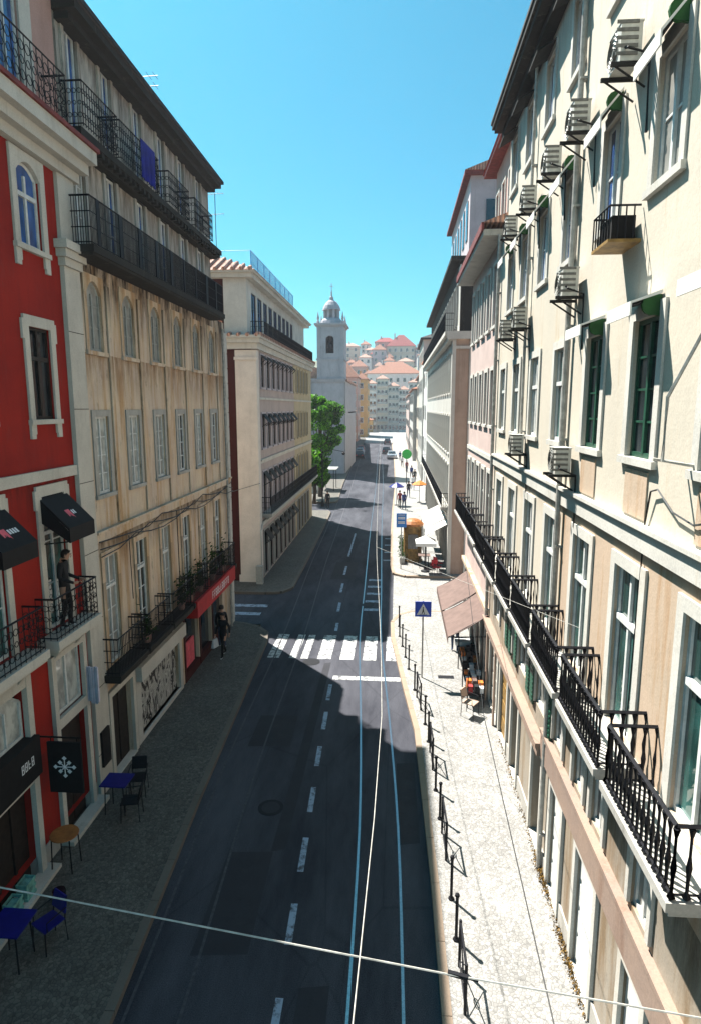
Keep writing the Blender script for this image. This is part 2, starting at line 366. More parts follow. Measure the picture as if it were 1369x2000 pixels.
def surround_mesh(w, h, mat, t=.15, p=.05, ears=True, arch=0, sill=True, drop=0):
    def mk():
        b = MB()
        for s in (-1, 1):
            a, c = sorted((s * w / 2, s * (w / 2 + t))); b.box(.002, p, a, c, -drop, h)
            if ears: e, g = sorted((s * (w / 2 + t), s * (w / 2 + t + .06))); b.box(.002, p, e, g, h - .25, h + t * .8)
        b.box(.002, p, -w / 2 - t, w / 2 + t, h, h + t * (1.0 if not ears else 1.3))
        if arch:
            ap = arch_pts(w - .004, h - arch, arch); half = len(ap) // 2
            b.prism([(-w / 2, h + .004)] + ap[:half + 1] + [(0, h + .004)], 0, -.12, p - .004)
            b.prism([(0, h + .004)] + ap[half:] + [(w / 2, h + .004)], 0, -.12, p - .004)
        if sill:
            b.box(-.09, p + .035, -w / 2 - t - .03, w / 2 + t + .03, -.09, .004)
            if drop:
                for s in (-1, 1): a, c = sorted((s * (w / 2 + t * .2), s * (w / 2 + t * 1.1))); b.box(-.02, p, a, c, -.09 - drop, -.09)
        return b.mesh('surround', [mat])
    return cached(('su', w, h, mat, t, p, ears, arch, sill, drop), mk)
def window(F, par, u, z, w, h, cols=2, rows=1, fmat='white_paint', pmat='pane_dark', smat='limestone', transom=0, arch=0, ears=False, t=.13, sill=True, drop=0, p=.05, surround=True):
    f = F.put('window', frame_mesh(w, h, cols, rows, fmat, transom, arch=arch), par, u, z)
    o = inst('pane', pane_mesh(w, h, pmat, arch), f, (0, 0, 0))
    if surround: inst('surround', surround_mesh(w, h, smat, t, p, ears, arch, sill, drop), f, (0, 0, 0))
    return f
# iron railings (local x outward 0..dep, y -w/2..w/2)
def railing_mesh(w, dep, h, step, ornate=0, bal=0):
    def mk():
        b = MB()
        def run(p0, p1):
            p0 = Vector(p0); p1 = Vector(p1); L = (p1 - p0).length; n = max(1, round(L / step)); up = Vector((0, 0, 1))
            b.tube([p0 + up * h, p1 + up * h], .022 if not bal else .025, 4); b.tube([p0 + up * .05, p1 + up * .05], .014, 4)
            if ornate == 2:
                b.tube([p0 + up * h * .36, p1 + up * h * .36], .012, 4); b.tube([p0 + up * h * .68, p1 + up * h * .68], .012, 4)
            for i in range(n + 1):
                q = p0 + (p1 - p0) * (i / n)
                if bal: b.lathe(q, [(.02, 0), (.042, .03), (.016, .08), (.018, h * .3), (.03, h * .45), (.014, h * .6), (.014, h * .85), (.035, h * .97)], 5)
                else: b.tube([q, q + up * h], .009 if ornate else .012, 4)
                if ornate == 1 and i < n:
                    c = q + (p1 - p0) * (.5 / n); d = (p1 - p0).normalized(); r = step * .42
                    for zc, rr in ((h * .25, r), (h * .52, r * .8), (h * .78, r)):
                        b.tube([c + d * (rr * math.cos(a * math.pi / 4)) + up * (zc + rr * math.sin(a * math.pi / 4)) for a in range(8)], .009, 3, closed=True)
        c = [(0, -w / 2, 0), (dep, -w / 2, 0), (dep, w / 2, 0), (0, w / 2, 0)]
        for i in range(3): run(c[i], c[i + 1])
        return b.mesh('railing', ['iron'])
    return cached(('ra', w, dep, h, step, ornate, bal), mk)
def slab_mesh(w, dep, th, mat, brackets=0):
    def mk():
        b = MB(); b.box(0, dep + .06, -w / 2 - .05, w / 2 + .05, -th, 0); b.box(0, dep + .02, -w / 2 - .02, w / 2 + .02, -th - .06, -th)
        for i in range(brackets):
            y = -w / 2 + w * (i + .5) / brackets
            b.prism([(0, -th - .4), (.08, -th - .38), (dep * .8, -th - .06), (0, -th - .06)], 1, y - .06, y + .06)
        return b.mesh('slab', [mat])
    return cached(('sl', w, dep, th, mat, brackets), mk)
def balcony(F, par, u, z, w, dep=.4, h=.9, th=.15, step=.12, ornate=0, bal=0, smat='grey_stone', brackets=0, label=None):
    s = F.put('balcony', slab_mesh(w, dep, th, smat, brackets), par, u, z)
    inst('railing', railing_mesh(w, dep, h, step, ornate, bal), s, (0, 0, .002))
    if label: s['label'] = label
    return s
def body_block(b, F, u0, u1, z0, z1, deep, m=0, off=.175):
    F.box(b, -deep, -off, u0 + .003, u1 - .003, z0, z1 - .003, m)
def trim(par, name, F, d, u0, u1, z0, z1, mat, d0=-.02):
    b = MB(); F.box(b, d0, d, u0, u1, z0, z1); return b.build(name, mat, par)
def leaves(n, fn, size, mats):
    b = MB()
    for i in range(n):
        c = Vector(fn()); a = Vector((random.gauss(0, 1), random.gauss(0, 1), random.gauss(0, 1))).normalized()
        t = a.orthogonal().normalized(); w = a.cross(t); s = size * random.uniform(.6, 1.4)
        b.quad(c - t * s, c + w * s * .5, c + t * s, c - w * s * .5, random.randrange(len(mats)))
    return b
# ================================================================== SETTING
def interp(tab, y):
    if y <= tab[0][0]: return tab[0][1]
    for (a, p), (b, q) in zip(tab, tab[1:]):
        if y <= b: return p + (q - p) * (y - a) / (b - a)
    return tab[-1][1]
KRT = [(-6, 1.0), (8.5, .97), (11.3, .95), (17.4, .78), (20, .5), (25, .02), (32, -.1), (46, -.2), (57, -.2), (76, .0), (113, -.3), (160, -1.1), (184, -.4), (200, 2)]
KLT = [(-6, -4.1), (8.2, -4.47), (13.8, -4.82), (24.2, -5.3), (31, -5.45), (39, -5.6), (54, -5.92), (94, -7.2), (140, -8.4), (183, -9.2), (200, -10)]
g = MB(); g.quad((-3000, -600, -.16), (3000, -600, -.16), (3000, 3000, -.16), (-3000, 3000, -.16))
tag(g.build('ground', 'ground_soil'), kind='structure')
YS = [-6, 0, 4, 8.2, 11.3, 13.8, 17.4, 20, 22, 25, 28, 32, 36, 39, 46, 54, 57, 65, 76, 94, 113, 140, 160, 184, 200]
b = MB()
for a, c in zip(YS, YS[1:]): b.quad((interp(KLT, a) - .5, a, 0), (interp(KRT, a) + .5, a, 0), (interp(KRT, c) + .5, c, 0), (interp(KLT, c) - .5, c, 0))
b.quad((-26, 200, 0), (14, 200, 0), (14, 252, 0), (-26, 252, 0))
b.quad((-40, 26.4, -.004), (-5.5, 26.4, -.004), (-5.5, 32.2, -.004), (-40, 32.2, -.004))
b.quad((-30, 57, -.004), (-6, 57, -.004), (-6, 62, -.004), (-30, 62, -.004))
tag(b.build('road', 'asphalt'), kind='structure')
b = MB(); b.quad((-26, 172, .006), (3, 172, .006), (14, 252, .006), (-26, 252, .006)); tag(b.build('square', 'sunlit_road'), kind='structure')  # pale sheet over the road, its sunlit brightness put into the colour
def pavement(name, mat, poly, kerb, kmat, kw=.16):
    b = MB(); n = len(poly); b.hexa([(x, y, -.05) for x, y in poly], [(x, y, .12) for x, y in poly]); tag(b.build(name, mat), kind='structure')
    k = MB()
    for (x0, y0), (x1, y1) in zip(kerb, kerb[1:]):
        dx, dy = x1 - x0, y1 - y0; L = math.hypot(dx, dy); nx, ny = dy / L * kw, -dx / L * kw
        m = max(1, int(L / 1.0))
        for i in range(m):
            s, e = i / m, (i + 1) / m - .012 / L
            p = [(x0 + dx * s, y0 + dy * s), (x0 + dx * e, y0 + dy * e)]
            q = [(p[0][0], p[0][1]), (p[1][0], p[1][1]), (p[1][0] + nx, p[1][1] + ny), (p[0][0] + nx, p[0][1] + ny)]
            k.hexa([(x, y, -.05) for x, y in q], [(x, y, .128) for x, y in q])
    tag(k.build('kerb', kmat), kind='structure')
yl = [-6, 0, 8.2, 13.8, 20, 24.2]
kl = [(interp(KLT, y), y) for y in yl] + [(-5.45, 25.1), (-5.9, 25.7), (-6.6, 26.1), (-7.3, 26.25), (-14, 26.3)]
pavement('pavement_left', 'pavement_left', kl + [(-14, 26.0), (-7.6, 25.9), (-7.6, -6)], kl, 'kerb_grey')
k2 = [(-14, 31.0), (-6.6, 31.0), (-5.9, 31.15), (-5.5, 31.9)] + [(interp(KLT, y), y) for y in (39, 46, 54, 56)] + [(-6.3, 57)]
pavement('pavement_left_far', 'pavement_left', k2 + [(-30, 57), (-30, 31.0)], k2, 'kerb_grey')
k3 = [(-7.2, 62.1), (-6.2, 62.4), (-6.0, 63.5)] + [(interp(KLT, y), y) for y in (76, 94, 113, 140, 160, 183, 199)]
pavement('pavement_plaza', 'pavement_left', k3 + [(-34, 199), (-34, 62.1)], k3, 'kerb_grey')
kr = [(interp(KRT, y), y) for y in (-6, 4, 8.5, 11.3, 14, 17.4, 20, 22, 25, 26.8)] + [(.3, 27.8), (.9, 28.3), (3.2, 28.4), (14, 28.4)]
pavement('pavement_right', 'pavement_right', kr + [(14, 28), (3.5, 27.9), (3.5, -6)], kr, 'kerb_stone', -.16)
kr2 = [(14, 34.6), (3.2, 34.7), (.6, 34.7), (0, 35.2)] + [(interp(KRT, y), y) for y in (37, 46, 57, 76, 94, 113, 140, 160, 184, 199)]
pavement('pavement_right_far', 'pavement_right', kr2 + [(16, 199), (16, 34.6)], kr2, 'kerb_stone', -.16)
b = MB(); b.quad((-.08, 26.5, .012), (40, 26.5, .012), (40, 35.2, .012), (-.08, 35.2, .012)); tag(b.build('side_street', 'pavement_right'), kind='structure')
# road paint
def strip(b, x0, x1, y0, y1, z=.004): b.quad((x0, y0, z), (x1, y0, z), (x1, y1, z), (x0, y1, z))
b = MB()
for c, w in ((-4.62, .46), (-3.86, .3), (-3.42, .28), (-2.66, .52), (-1.8, .52), (-.94, .5), (-.06, .5)): strip(b, c - w / 2, c + w / 2, 22.7, 25.25)
tag(b.build('zebra_crossing', 'road_paint'), kind='structure')
b = MB(); strip(b, -2.15, .3, 20.9, 21.22); tag(b.build('stop_line', 'road_paint'), kind='structure')
b = MB()
for y0, y1, x in ((4.2, 5.6, -1.7), (6.0, 7.2, -1.73), (7.2, 8.72, -1.76), (9.75, 10.7, -1.83), (11.55, 12.6, -1.88), (13.5, 14.5, -1.95), (15.45, 16.45, -2.03), (17.4, 18.5, -2.08), (19.3, 20.5, -2.15), (25.8, 26.8, -2.5), (28.4, 29.8, -2.65), (31.5, 33.2, -2.8), (35, 37, -2.9), (39.5, 47, -3.0)):
    b.quad((x - .06, y0, .004), (x + .07, y0, .004), (x + .04, y1, .004), (x - .09, y1, .004))
tag(b.build('lane_line', 'lane_paint'), kind='structure')
b = MB()
for i in range(5): y = 28.6 + i * 1.3; strip(b, -1.45, -.75, y, y + .35)
for i in range(4): y = 38.5 + i * 2.2; strip(b, -.75, -.25, y, y + .3)
for i in range(2): y = 27.6 + i * 1.2; strip(b, -7.6 - i * .2, -6.2 + i * .1, y, y + .4)
tag(b.build('box_marking', 'lane_paint'), kind='structure')
def smooth(tab, step):
    out = []; n = len(tab)
    for i in range(n - 1):
        p0 = Vector(tab[max(0, i - 1)]); p1 = Vector(tab[i]); p2 = Vector(tab[i + 1]); p3 = Vector(tab[min(n - 1, i + 2)]); k = max(1, int((p2 - p1).length / step))
        m1 = (p2 - p0) * ((p2 - p1).length / max(1e-6, (p2 - p0).length)); m2 = (p3 - p1) * ((p2 - p1).length / max(1e-6, (p3 - p1).length))
        for j in range(k): t = j / k; out.append(p1 * (2 * t**3 - 3 * t**2 + 1) + m1 * (t**3 - 2 * t**2 + t) + p2 * (3 * t**2 - 2 * t**3) + m2 * (t**3 - t**2))
    return out + [Vector(tab[-1])]
def rail_line(off, tab, lab, side):
    b = MB(); tab = smooth([(y, x) for y, x in tab], 1.2)
    for w0, w1, z in ((-.026, .026, .006),):
        for (ya, xa), (yb, xb) in zip(tab, tab[1:]):
            for o in off: b.quad((xa + o + w0, ya, z), (xa + o + w1, ya, z), (xb + o + w1, yb, z), (xb + o + w0, yb, z))
            for o in off: b.quad((xa + o - .15, ya, .002), (xa + o + .15, ya, .002), (xb + o + .15, yb, .002), (xb + o - .15, yb, .002), 1)
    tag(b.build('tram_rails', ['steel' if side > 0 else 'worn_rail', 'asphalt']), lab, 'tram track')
rail_line((-.44, .44), [(-6, -.1), (8, -.22), (13, -.3), (18, -.55), (25, -.98), (32, -1.14), (48, -1.5), (76, -2.0), (113, -2.9), (160, -3.8), (200, -5)], 'right-hand pair of shiny tram rails running up the street beside the sunlit kerb', 1)
rail_line((-.44, .44), [(-6, -3.5), (8, -3.72), (15.4, -4.05), (24.6, -4.2), (38, -4.7), (48, -4.95), (76, -5.8), (113, -7), (160, -8.0), (200, -9)], 'left-hand pair of faint tram rails in the shaded lane beside the left kerb', -1)
b = MB()
for x0, x1, y0, y1 in ((-3.5, -2.5, 9.4, 12.1), (-1.5, -.95, 5.0, 9.0), (-4.1, -2.9, 16.3, 18.2), (.1, .62, 12.5, 15.8), (-3.6, -2.2, 34, 38), (-2.6, -2.3, 12.1, 22.4)):
    b.quad((x0, y0, .0025), (x1, y0 + .1, .0025), (x1 - .05, y1, .0025), (x0, y1 - .08, .0025))
tag(b.build('road_patch', 'tar_patch'), kind='structure')
for x, y, lab in ((-2.9, 13.6, 'round iron manhole cover in the shaded near lane left of the dashes'), (-1.3, 29.5, 'round iron manhole cover between the crossing and the right-hand rails')):
    b = MB(); b.lathe((x, y, .004), [(.31, 0), (.31, .004)], 18); b.lathe((x, y, .008), [(.22, 0), (.22, .003)], 18, 1); tag(b.build('manhole_cover', ['iron', 'tar_patch']), lab, 'manhole')
b = MB(); b.lathe((-3.1, 22.4, .004), [(.33, 0), (.33, .004)], 16); tag(b.build('manhole_cover', 'iron'), 'round dark manhole cover beside the zebra crossing', 'manhole')
# ================================================================== LEFT: RED BUILDING
FL = Fac('L', -7.13)
def scribble(b, F, d, u0, u1, z0, z1, n, m=0, seed=1):
    rr = random.Random(seed); w = (u1 - u0) / n
    for i in range(n):
        a = u0 + i * w + w * .12; e = a + w * .7; k = rr.randrange(4); t = w * .16
        F.box(b, d, d + .004, a, a + t, z0, z1, m)
        if k != 0: F.box(b, d, d + .004, a + t, e, z1 - t, z1, m)
        if k != 1: F.box(b, d, d + .004, a + t, e, z0, z0 + t, m)
        if k > 1: F.box(b, d, d + .004, e - t, e, z0 + t, z1 - t, m)
        F.box(b, d, d + .004, a + t, e - t * 1.2, (z0 + z1) / 2 - t / 2, (z0 + z1) / 2 + t / 2, m)
rb = thing('red_building', 'deep red building with pale stone window trim and black awnings, at the near left', 'building', (-7.13, 3, 0))
RC = [12.47, 10.28, 8.1, 5.9]
holes = []
for c in RC:
    holes += [(c - .4, c + .4, 12.55, 14.1), (c - .39, c + .39, 9.25, 11.05), (c - .43, c + .43, 4.9, 7.72)]
holes += [(12.0, 13.15, .1, 2.72), (12.0, 13.15, 2.95, 4.25), (9.35, 10.9, .1, 2.35), (9.35, 10.9, 3.15, 4.2), (6.6, 8.3, .1, 2.35), (6.6, 8.3, 3.15, 4.2)]
b = MB(); FL.wall(b, 2.5, 13.5, .55, 15.0, [h if h[2] > .5 else (h[0], h[1], .55, h[3]) for h in holes]); body_block(b, FL, 2.5, 13.5, 0, 15, 9)
b.build('wall', ['red_plaster', 'interior'], rb)
u = 2.5
for a, c in [(6.6, 8.3), (9.35, 10.9), (12.0, 13.15), (13.5, 13.5)]: b = MB(); FL.box(b, -.2, .02, u, a, 0, .55); b.build('plinth', 'grey_stone', rb); u = c
for i, c in enumerate(RC):
    window(FL, rb, c, 12.55, .8, 1.55, 2, 1, pmat='pane_blue', transom=.95, arch=.24, t=.17, ears=False, drop=.3)
    window(FL, rb, c, 9.25, .78, 1.8, 2, 1, fmat='dark_wood', pmat='pane_dark', transom=1.2, t=.16, ears=True, drop=.28)
    w = window(FL, rb, c, 4.9, .86, 2.82, 2, 3, pmat='pane_green', transom=2.05, t=.17, ears=True, sill=False)
    balcony(FL, rb, c, 4.86, 1.75, .40, .86, .17, .155, ornate=1, smat='limestone', brackets=2)
trim(rb, 'string_course', FL, .07, 2.5, 13.5, 8.02, 8.24, 'limestone')
b = MB(); FL.box(b, -.02, .16, 2.5, 14.3, 14.3, 14.5); FL.box(b, -.02, .34, 2.5, 14.4, 14.5, 14.72); FL.box(b, -.02, .52, 2.5, 14.45, 14.72, 14.98)
b.build('cornice', 'limestone', rb)
trim(rb, 'cornice_edge', FL, .58, 2.5, 14.5, 14.98, 15.06, 'rust_paint')
# attic storey
holes = [(c - .4, c + .4, 15.1, 17.0) for c in (12.2, 9.8, 7.4, 5.0)] 
b = MB(); FL.wall(b, 2.5, 13.9, 15.06, 18.2, holes); body_block(b, FL, 2.5, 13.9, 15.06, 18.2, 9); b.build('attic_wall', ['rose_plaster', 'interior'], rb)
for c in (12.2, 9.8, 7.4, 5.0):
    window(FL, rb, c, 15.1, .8, 1.9, 2, 1, pmat='pane_blue', t=.4, ears=False, sill=False, p=.04)
s = FL.put('railing', railing_mesh(10.6, .48, .92, .2, 1), rb, 8.0, 15.07)
b = MB(); b.prism([(-6.5, 18.15), (-11.6, 20.4), (-16.4, 18.15)], 1, 2.4, 14.0); b.build('roof', 'roof_tile', rb)
# ground openings
b = MB(); FL.box(b, -.18, -.12, 12.0, 13.15, .1, 2.72); FL.box(b, -.125, -.1, 12.08, 12.52, .2, 1.2); FL.box(b, -.125, -.1, 12.62, 13.06, .2, 1.2); d = b.build('door', 'dark_wood', rb)
b = MB(); FL.box(b, -.1, -.04, 12.66, 12.7, 1.1, 1.3); b.build('handle', 'steel', d)
b = MB()
for a, c, z in ((11.85, 12.0, 4.38), (13.15, 13.3, 4.38)): FL.box(b, .002, .09, a, c, 0, z)
FL.box(b, -.18, .09, 12.0, 13.15, 2.72, 2.95); FL.box(b, .002, .09, 12.0, 13.15, 4.25, 4.38); b.build('door_surround', 'limestone', rb)
window(FL, rb, 12.575, 2.95, 1.15, 1.3, 2, 1, pmat='pane_curtain', surround=False)
for a, c in ((9.35, 10.9), (6.6, 8.3)):
    m = (a + c) / 2; w = c - a
    b = MB()
    FL.box(b, .002, .11, a - .17, a, 0, 4.4); FL.box(b, .002, .11, c, c + .17, 0, 4.4); FL.box(b, -.18, .1, a, c, 2.2, 2.36)
    FL.box(b, .002, .1, a, c, 4.2, 4.4); FL.box(b, -.22, .06, a, c, 0, .14); b.build('door_surround', 'limestone', rb)
    window(FL, rb, m, 3.15, w, 1.05, 3, 1, pmat='pane_curtain', arch=.3, surround=False)
    b = MB(); FL.box(b, -.18, .22, a - .05, c + .12, 2.36, 3.16); f = b.build('fascia', 'black_canvas', rb)
    b = MB(); scribble(b, FL, .222, c - .55, c - .12, 2.68, 2.86, 4, 0, 5); b.build('lettering', 'white_mark', f)
    b = MB(); FL.box(b, -.19, -.14, a, c, .14, 2.2); 
    for k in range(3): FL.box(b, -.14, -.10, a + k * w / 3, a + k * w / 3 + .06, .14, 2.2)
    d = b.build('door', 'dark_wood', rb)
for k, (u, z) in enumerate(((9.6, .35), (9.95, .3), (9.0, .3))):
    pass
def awning(par, F, u, z, w, out, drop, mat, logo=0):
    b = MB(); T = F.T
    pr = [(0.0, z), (out, z - drop), (out, z - drop - .3), (out - .03, z - drop - .3), (out - .03, z - drop - .04), (0.0, z - .05)]
    b.hexa([T(d, u - w / 2, q) for d, q in pr], [T(d, u + w / 2, q) for d, q in pr])
    for s in (-1, 1):
        tri = [(0, z - .06), (out - .04, z - drop - .05), (out - .04, z - drop - .28), (.0, z - .5)]
        uu = u + s * (w / 2 - .012); b.hexa([T(d, uu - .01, q) for d, q in tri], [T(d, uu + .01, q) for d, q in tri])
    for uu in (u - w / 2 + .04, u + w / 2 - .04): b.tube([T(0, uu, z - drop - .35), T(out - .04, uu, z - drop - .28)], .014, 4)
    o = b.build('awning', mat, par)
    if logo:
        def S_(dd, uu): f = dd / out; return T(dd, uu, z - drop * f + .006)
        b = MB(); n = 5; cx, cw = u + w * .02, .17
        for i in range(n):
            a = i / n
            b.quad(S_(out * .52 + .0, cx - cw + a * cw), S_(out * .52, cx - cw + (a + .2) * cw), S_(out * .72 - .05 * math.sin(a * 6), cx - cw + (a + .2) * cw), S_(out * .72, cx - cw + a * cw))
        for i in range(4 if logo == 2 else 2):
            q = cx + .03 + i * .075; b.quad(S_(out * .56, q), S_(out * .56, q + .05), S_(out * .68, q + .055), S_(out * .68, q), 1)
            b.quad(S_(out * .60, q + .015), S_(out * .60, q + .035), S_(out * .64, q + .035), S_(out * .64, q + .015), 1)
        b.build('logo', ['pink_mark', 'white_mark'], o)
    return o
awning(rb, FL, 12.5, 7.72, 1.05, .62, .62, 'black_canvas', 1)
awning(rb, FL, 10.3, 7.72, 1.05, .62, .62, 'black_canvas', 2)
awning(rb, FL, 8.1, 7.72, 1.05, .62, .62, 'black_canvas', 2)
# big stone pilaster between red and ochre
b = MB(); FL.box(b, -.24, .10, 13.5, 14.16, 0, 12.45); z = .9
b.build('pilaster', 'limestone', rb)
b = MB(); FL.box(b, -.24, .16, 13.45, 14.2, 12.45, 12.62); FL.box(b, -.24, .22, 13.38, 14.28, 12.62, 12.78); FL.box(b, -.24, .28, 13.32, 14.34, 12.78, 12.95); FL.box(b, -.24, .08, 13.5, 14.16, 12.95, 14.3)
b.build('capital', 'limestone', rb)
b = MB(); 
for k in range(7): FL.box(b, .098, .104, 13.5, 14.16, 1.2 + k * 1.65, 1.215 + k * 1.65)
b.build('joints', 'dark_stone', rb)
# things on / by the red building
b = MB(); FL.box(b, .5, .62, 10.72, 10.78, 2.0, 3.1); FL.box(b, .02, .62, 10.72, 10.76, 3.02, 3.06)
b = MB(); X0, X1 = -6.95, -6.25
b.box(X0, X1, 11.28, 11.33, 1.75, 2.85); b.tube([(-7.12, 11.305, 2.95), (X1, 11.305, 2.95)], .02, 5)
for x in (X0 + .08, X1 - .08): b.tube([(x, 11.305, 2.84), (x, 11.305, 2.96)], .012, 4)
hs = b.build('hanging_sign', 'black_canvas', None, loc=(-6.6, 11.3, 1.75)); tag(hs, 'black square hanging sign with a white tile-like flower emblem on the red building', 'sign')
b = MB(); cx, cz = -6.6, 2.32
def dia(b, x, z, r, y): b.add([(x - r, y, z), (x, y, z - r), (x + r, y, z), (x, y, z + r), (x - r, y - .004, z), (x, y - .004, z - r), (x + r, y - .004, z), (x, y - .004, z + r)], [(0, 1, 2, 3), (4, 5, 6, 7), (0, 1, 5, 4), (1, 2, 6, 5), (2, 3, 7, 6), (3, 0, 4, 7)])
for a in range(8):
    t = a * math.pi / 4; r = .19 if a % 2 == 0 else .135
    dia(b, cx + r * math.cos(t), cz + r * math.sin(t), .05, 11.277)
    b.tube([(cx, 11.275, cz), (cx + (r - .04) * math.cos(t), 11.275, cz + (r - .04) * math.sin(t))], .011, 4)
dia(b, cx, cz, .03, 11.277); b.build('emblem', 'white_mark', hs)
b = MB(); 
for i in range(6):
    x = -7.08 + .05 * i; y = 13.24 + .02 * math.sin(i * 2)
    b.hexa([(x, y - .03, 2.75 + .05 * math.sin(i)), (x + .055, y - .04, 2.75 + .05 * math.cos(i)), (x + .055, y + .03, 2.77), (x, y + .03, 2.77)], [(x, y - .02, 3.6), (x + .055, y - .03, 3.62), (x + .055, y + .03, 3.6), (x, y + .03, 3.6)])
tag(b.build('hanging_cloth', 'cloth_lilac', loc=(-7.0, 13.2, 2.75)), 'pale lilac cloth bag hanging beside the transom of the red building door', 'cloth')
# ================================================================== LEFT: OCHRE BUILDING
ob = thing('ochre_building', 'weathered ochre building with stained plaster, black iron balconies and dark overhanging eaves', 'building', (-7.13, 14.2, 0))
OC = [14.93 + 1.905 * i for i in range(6)]
OU = [14.55, 16.2, 18.05, 19.8, 21.6, 23.4]
holes = []
for c in OC:
    holes += [(c - .35, c + .35, 7.4, 9.28), (c - .36, c + .36, 10.8, 12.4), (c - .36, c + .36, 3.05, 5.85)]
for c in OU: holes += [(c - .29, c + .29, 13.05, 15.05), (c - .28, c + .28, 15.45, 17.45)]
gh = [(14.4, 15.65, .05, 2.3), (16.2, 19.4, .25, 2.0), (20.1, 21.6, .1, 2.4), (21.8, 23.2, .1, 2.4), (23.4, 24.8, .1, 2.4)]
b = MB(); FL.wall(b, 14.16, 26.4, 0, 12.9, [h for h in holes if h[2] < 12] + gh); body_block(b, FL, 14.16, 26.4, 0, 12.9, 9)
b.build('wall', ['ochre_plaster', 'interior'], ob)
b = MB(); FL.wall(b, 14.0, 24.75, 12.9, 17.7, [h for h in holes if h[2] > 12]); body_block(b, FL, 14.0, 24.75, 12.9, 17.7, 9)
b.build('upper_wall', ['top_plaster', 'interior'], ob)
for i, c in enumerate(OC):
    window(FL, ob, c, 7.4, .7, 1.88, 2, 4, pmat=('pane_curtain', 'pane_curtain', 'pane_shutter', 'pane_dark', 'pane_curtain', 'pane_dark')[i], t=.15, smat='grey_stone', p=.035)
    window(FL, ob, c, 10.8, .72, 1.6, 2, 3, pmat='pane_shutter', arch=.28, t=.14, smat='ochre_plaster', p=.03, fmat='grey_paint')
    window(FL, ob, c, 3.05, .72, 2.8, 2, 4, pmat='pane_dark' if i % 2 else 'pane_shutter', transom=2.0, t=.15, smat='ochre_plaster', p=.04, sill=False)
    c, c0 = OU[i], c
    window(FL, ob, c, 13.05, .58, 2.0, 2, 3, pmat='pane_blue' if i else 'pane_curtain', t=.12, smat='grey_stone', p=.05, sill=False)
    window(FL, ob, c, 15.45, .56, 2.0, 2, 1, pmat='pane_blue', t=.12, smat='top_plaster', p=.05, sill=False)
    c = c0
    balcony(FL, ob, c, 3.02, 1.68, .46, .92, .14, .09, ornate=2, smat='dark_stone')
    b = MB(); FL.box(b, .015, .05, c + .6, c + .78, 6.6, 12.4); b.build('plaster_strip', 'ochre_plaster', ob)
b = MB(); FL.box(b, -.02, .1, 14.16, 26.42, 6.3, 6.5); FL.box(b, -.02, .14, 14.16, 26.44, 6.5, 6.56); b.build('string_course', 'ochre_plaster', ob)
b = MB()
for k in range(3):
    pts = [FL.T(.12 + .02 * k, 14.2 + i * 1.02, 6.2 - .1 * k + .05 * math.sin(i * 1.7 + k * 2) + (.12 if (i + k) % 4 == 0 else 0)) for i in range(13)]
    b.tube(pts, .016, 4)
b.tube([FL.T(.1, 15.9, 6.15), FL.T(.1, 15.95, 4.4)], .012, 4); b.tube([FL.T(.1, 19.6, 6.2), FL.T(.1, 19.62, 3.4)], .015, 4)
b.build('wires', 'black_mark', ob)
b = MB(); FL.box(b, -.24, .07, 26.1, 26.45, 0, 12.5)
for k in range(20): FL.box(b, .06, .09, 26.02 if k % 2 else 26.12, 26.45, .3 + k * .6, .86 + k * .6)
b.build('corner_pilaster', 'limestone', ob)
b = MB(); b.tube([FL.T(.12, 25.75, 0), FL.T(.12, 25.75, 12.6)], .05, 8); b.build('downpipe', 'pipe_grey', ob)
# long black balcony
bw, bm = 10.5, 19.2
s = FL.put('balcony', slab_mesh(bw, .52, .16, 'dark_stone', 0), ob, bm, 12.98)
inst('railing', railing_mesh(bw, .52, 1.0, .06, 2), s, (0, 0, .002))
rr = random.Random(3)
for k in range(9):
    b = MB(); u = 14.2 + k * 1.15; FL.box(b, .53, .555, u, u + rr.uniform(.1, .25), 13.02, 13.98); b.build('rail_panel', 'iron', s)
b = MB(); FL.box(b, -.02, .25, 14.0, 24.8, 15.05, 15.2); FL.box(b, -.02, .42, 14.0, 24.9, 15.2, 15.36)
for k in range(36): FL.box(b, .24, .40, 14.1 + k * .3, 14.22 + k * .3, 15.08, 15.2)
b.build('upper_cornice', 'dark_stone', ob)
for c, w in ((14.9, 1.7), (17.15, 2.5), (20.1, 1.8), (22.6, 2.0)):
    s = FL.put('railing', railing_mesh(w, .46, .88, .11, 1), ob, c, 15.38)
b = MB(); FL.box(b, -.02, .3, 14.0, 24.7, 17.4, 17.55); FL.box(b, -.02, .5, 13.9, 24.8, 17.55, 17.72); b.build('eaves', 'dark_stone', ob)
b = MB(); b.prism([(-6.55, 17.72), (-6.55, 17.82), (-11.6, 19.9), (-16.4, 17.8), (-16.4, 17.72)], 1, 13.8, 24.9); b.build('roof', 'roof_dark', ob)
b = MB(); b.box(-16.3, -7.2, 24.9, 26.45, 12.85, 13.0); b.build('lower_roof', 'roof_tile', ob)
b = MB(); FL.box(b, -.18, -.12, 14.4, 15.65, .05, 2.3); FL.box(b, -.12, -.09, 14.48, 14.98, .2, 2.1); FL.box(b, -.12, -.09, 15.08, 15.58, .2, 2.1); d = b.build('door', 'dark_wood', ob)
b = MB(); FL.box(b, .002, .09, 14.24, 14.4, 0, 2.46); FL.box(b, .002, .09, 15.65, 15.82, 0, 2.46); FL.box(b, .002, .09, 14.4, 15.65, 2.3, 2.46); FL.box(b, -.1, .12, 14.4, 15.65, -.02, .15); b.build('door_surround', 'limestone', ob)
b = MB(); FL.box(b, -.15, -.1, 16.2, 19.4, .25, 2.0); b.build('shutter', 'graffiti_shutter', ob)
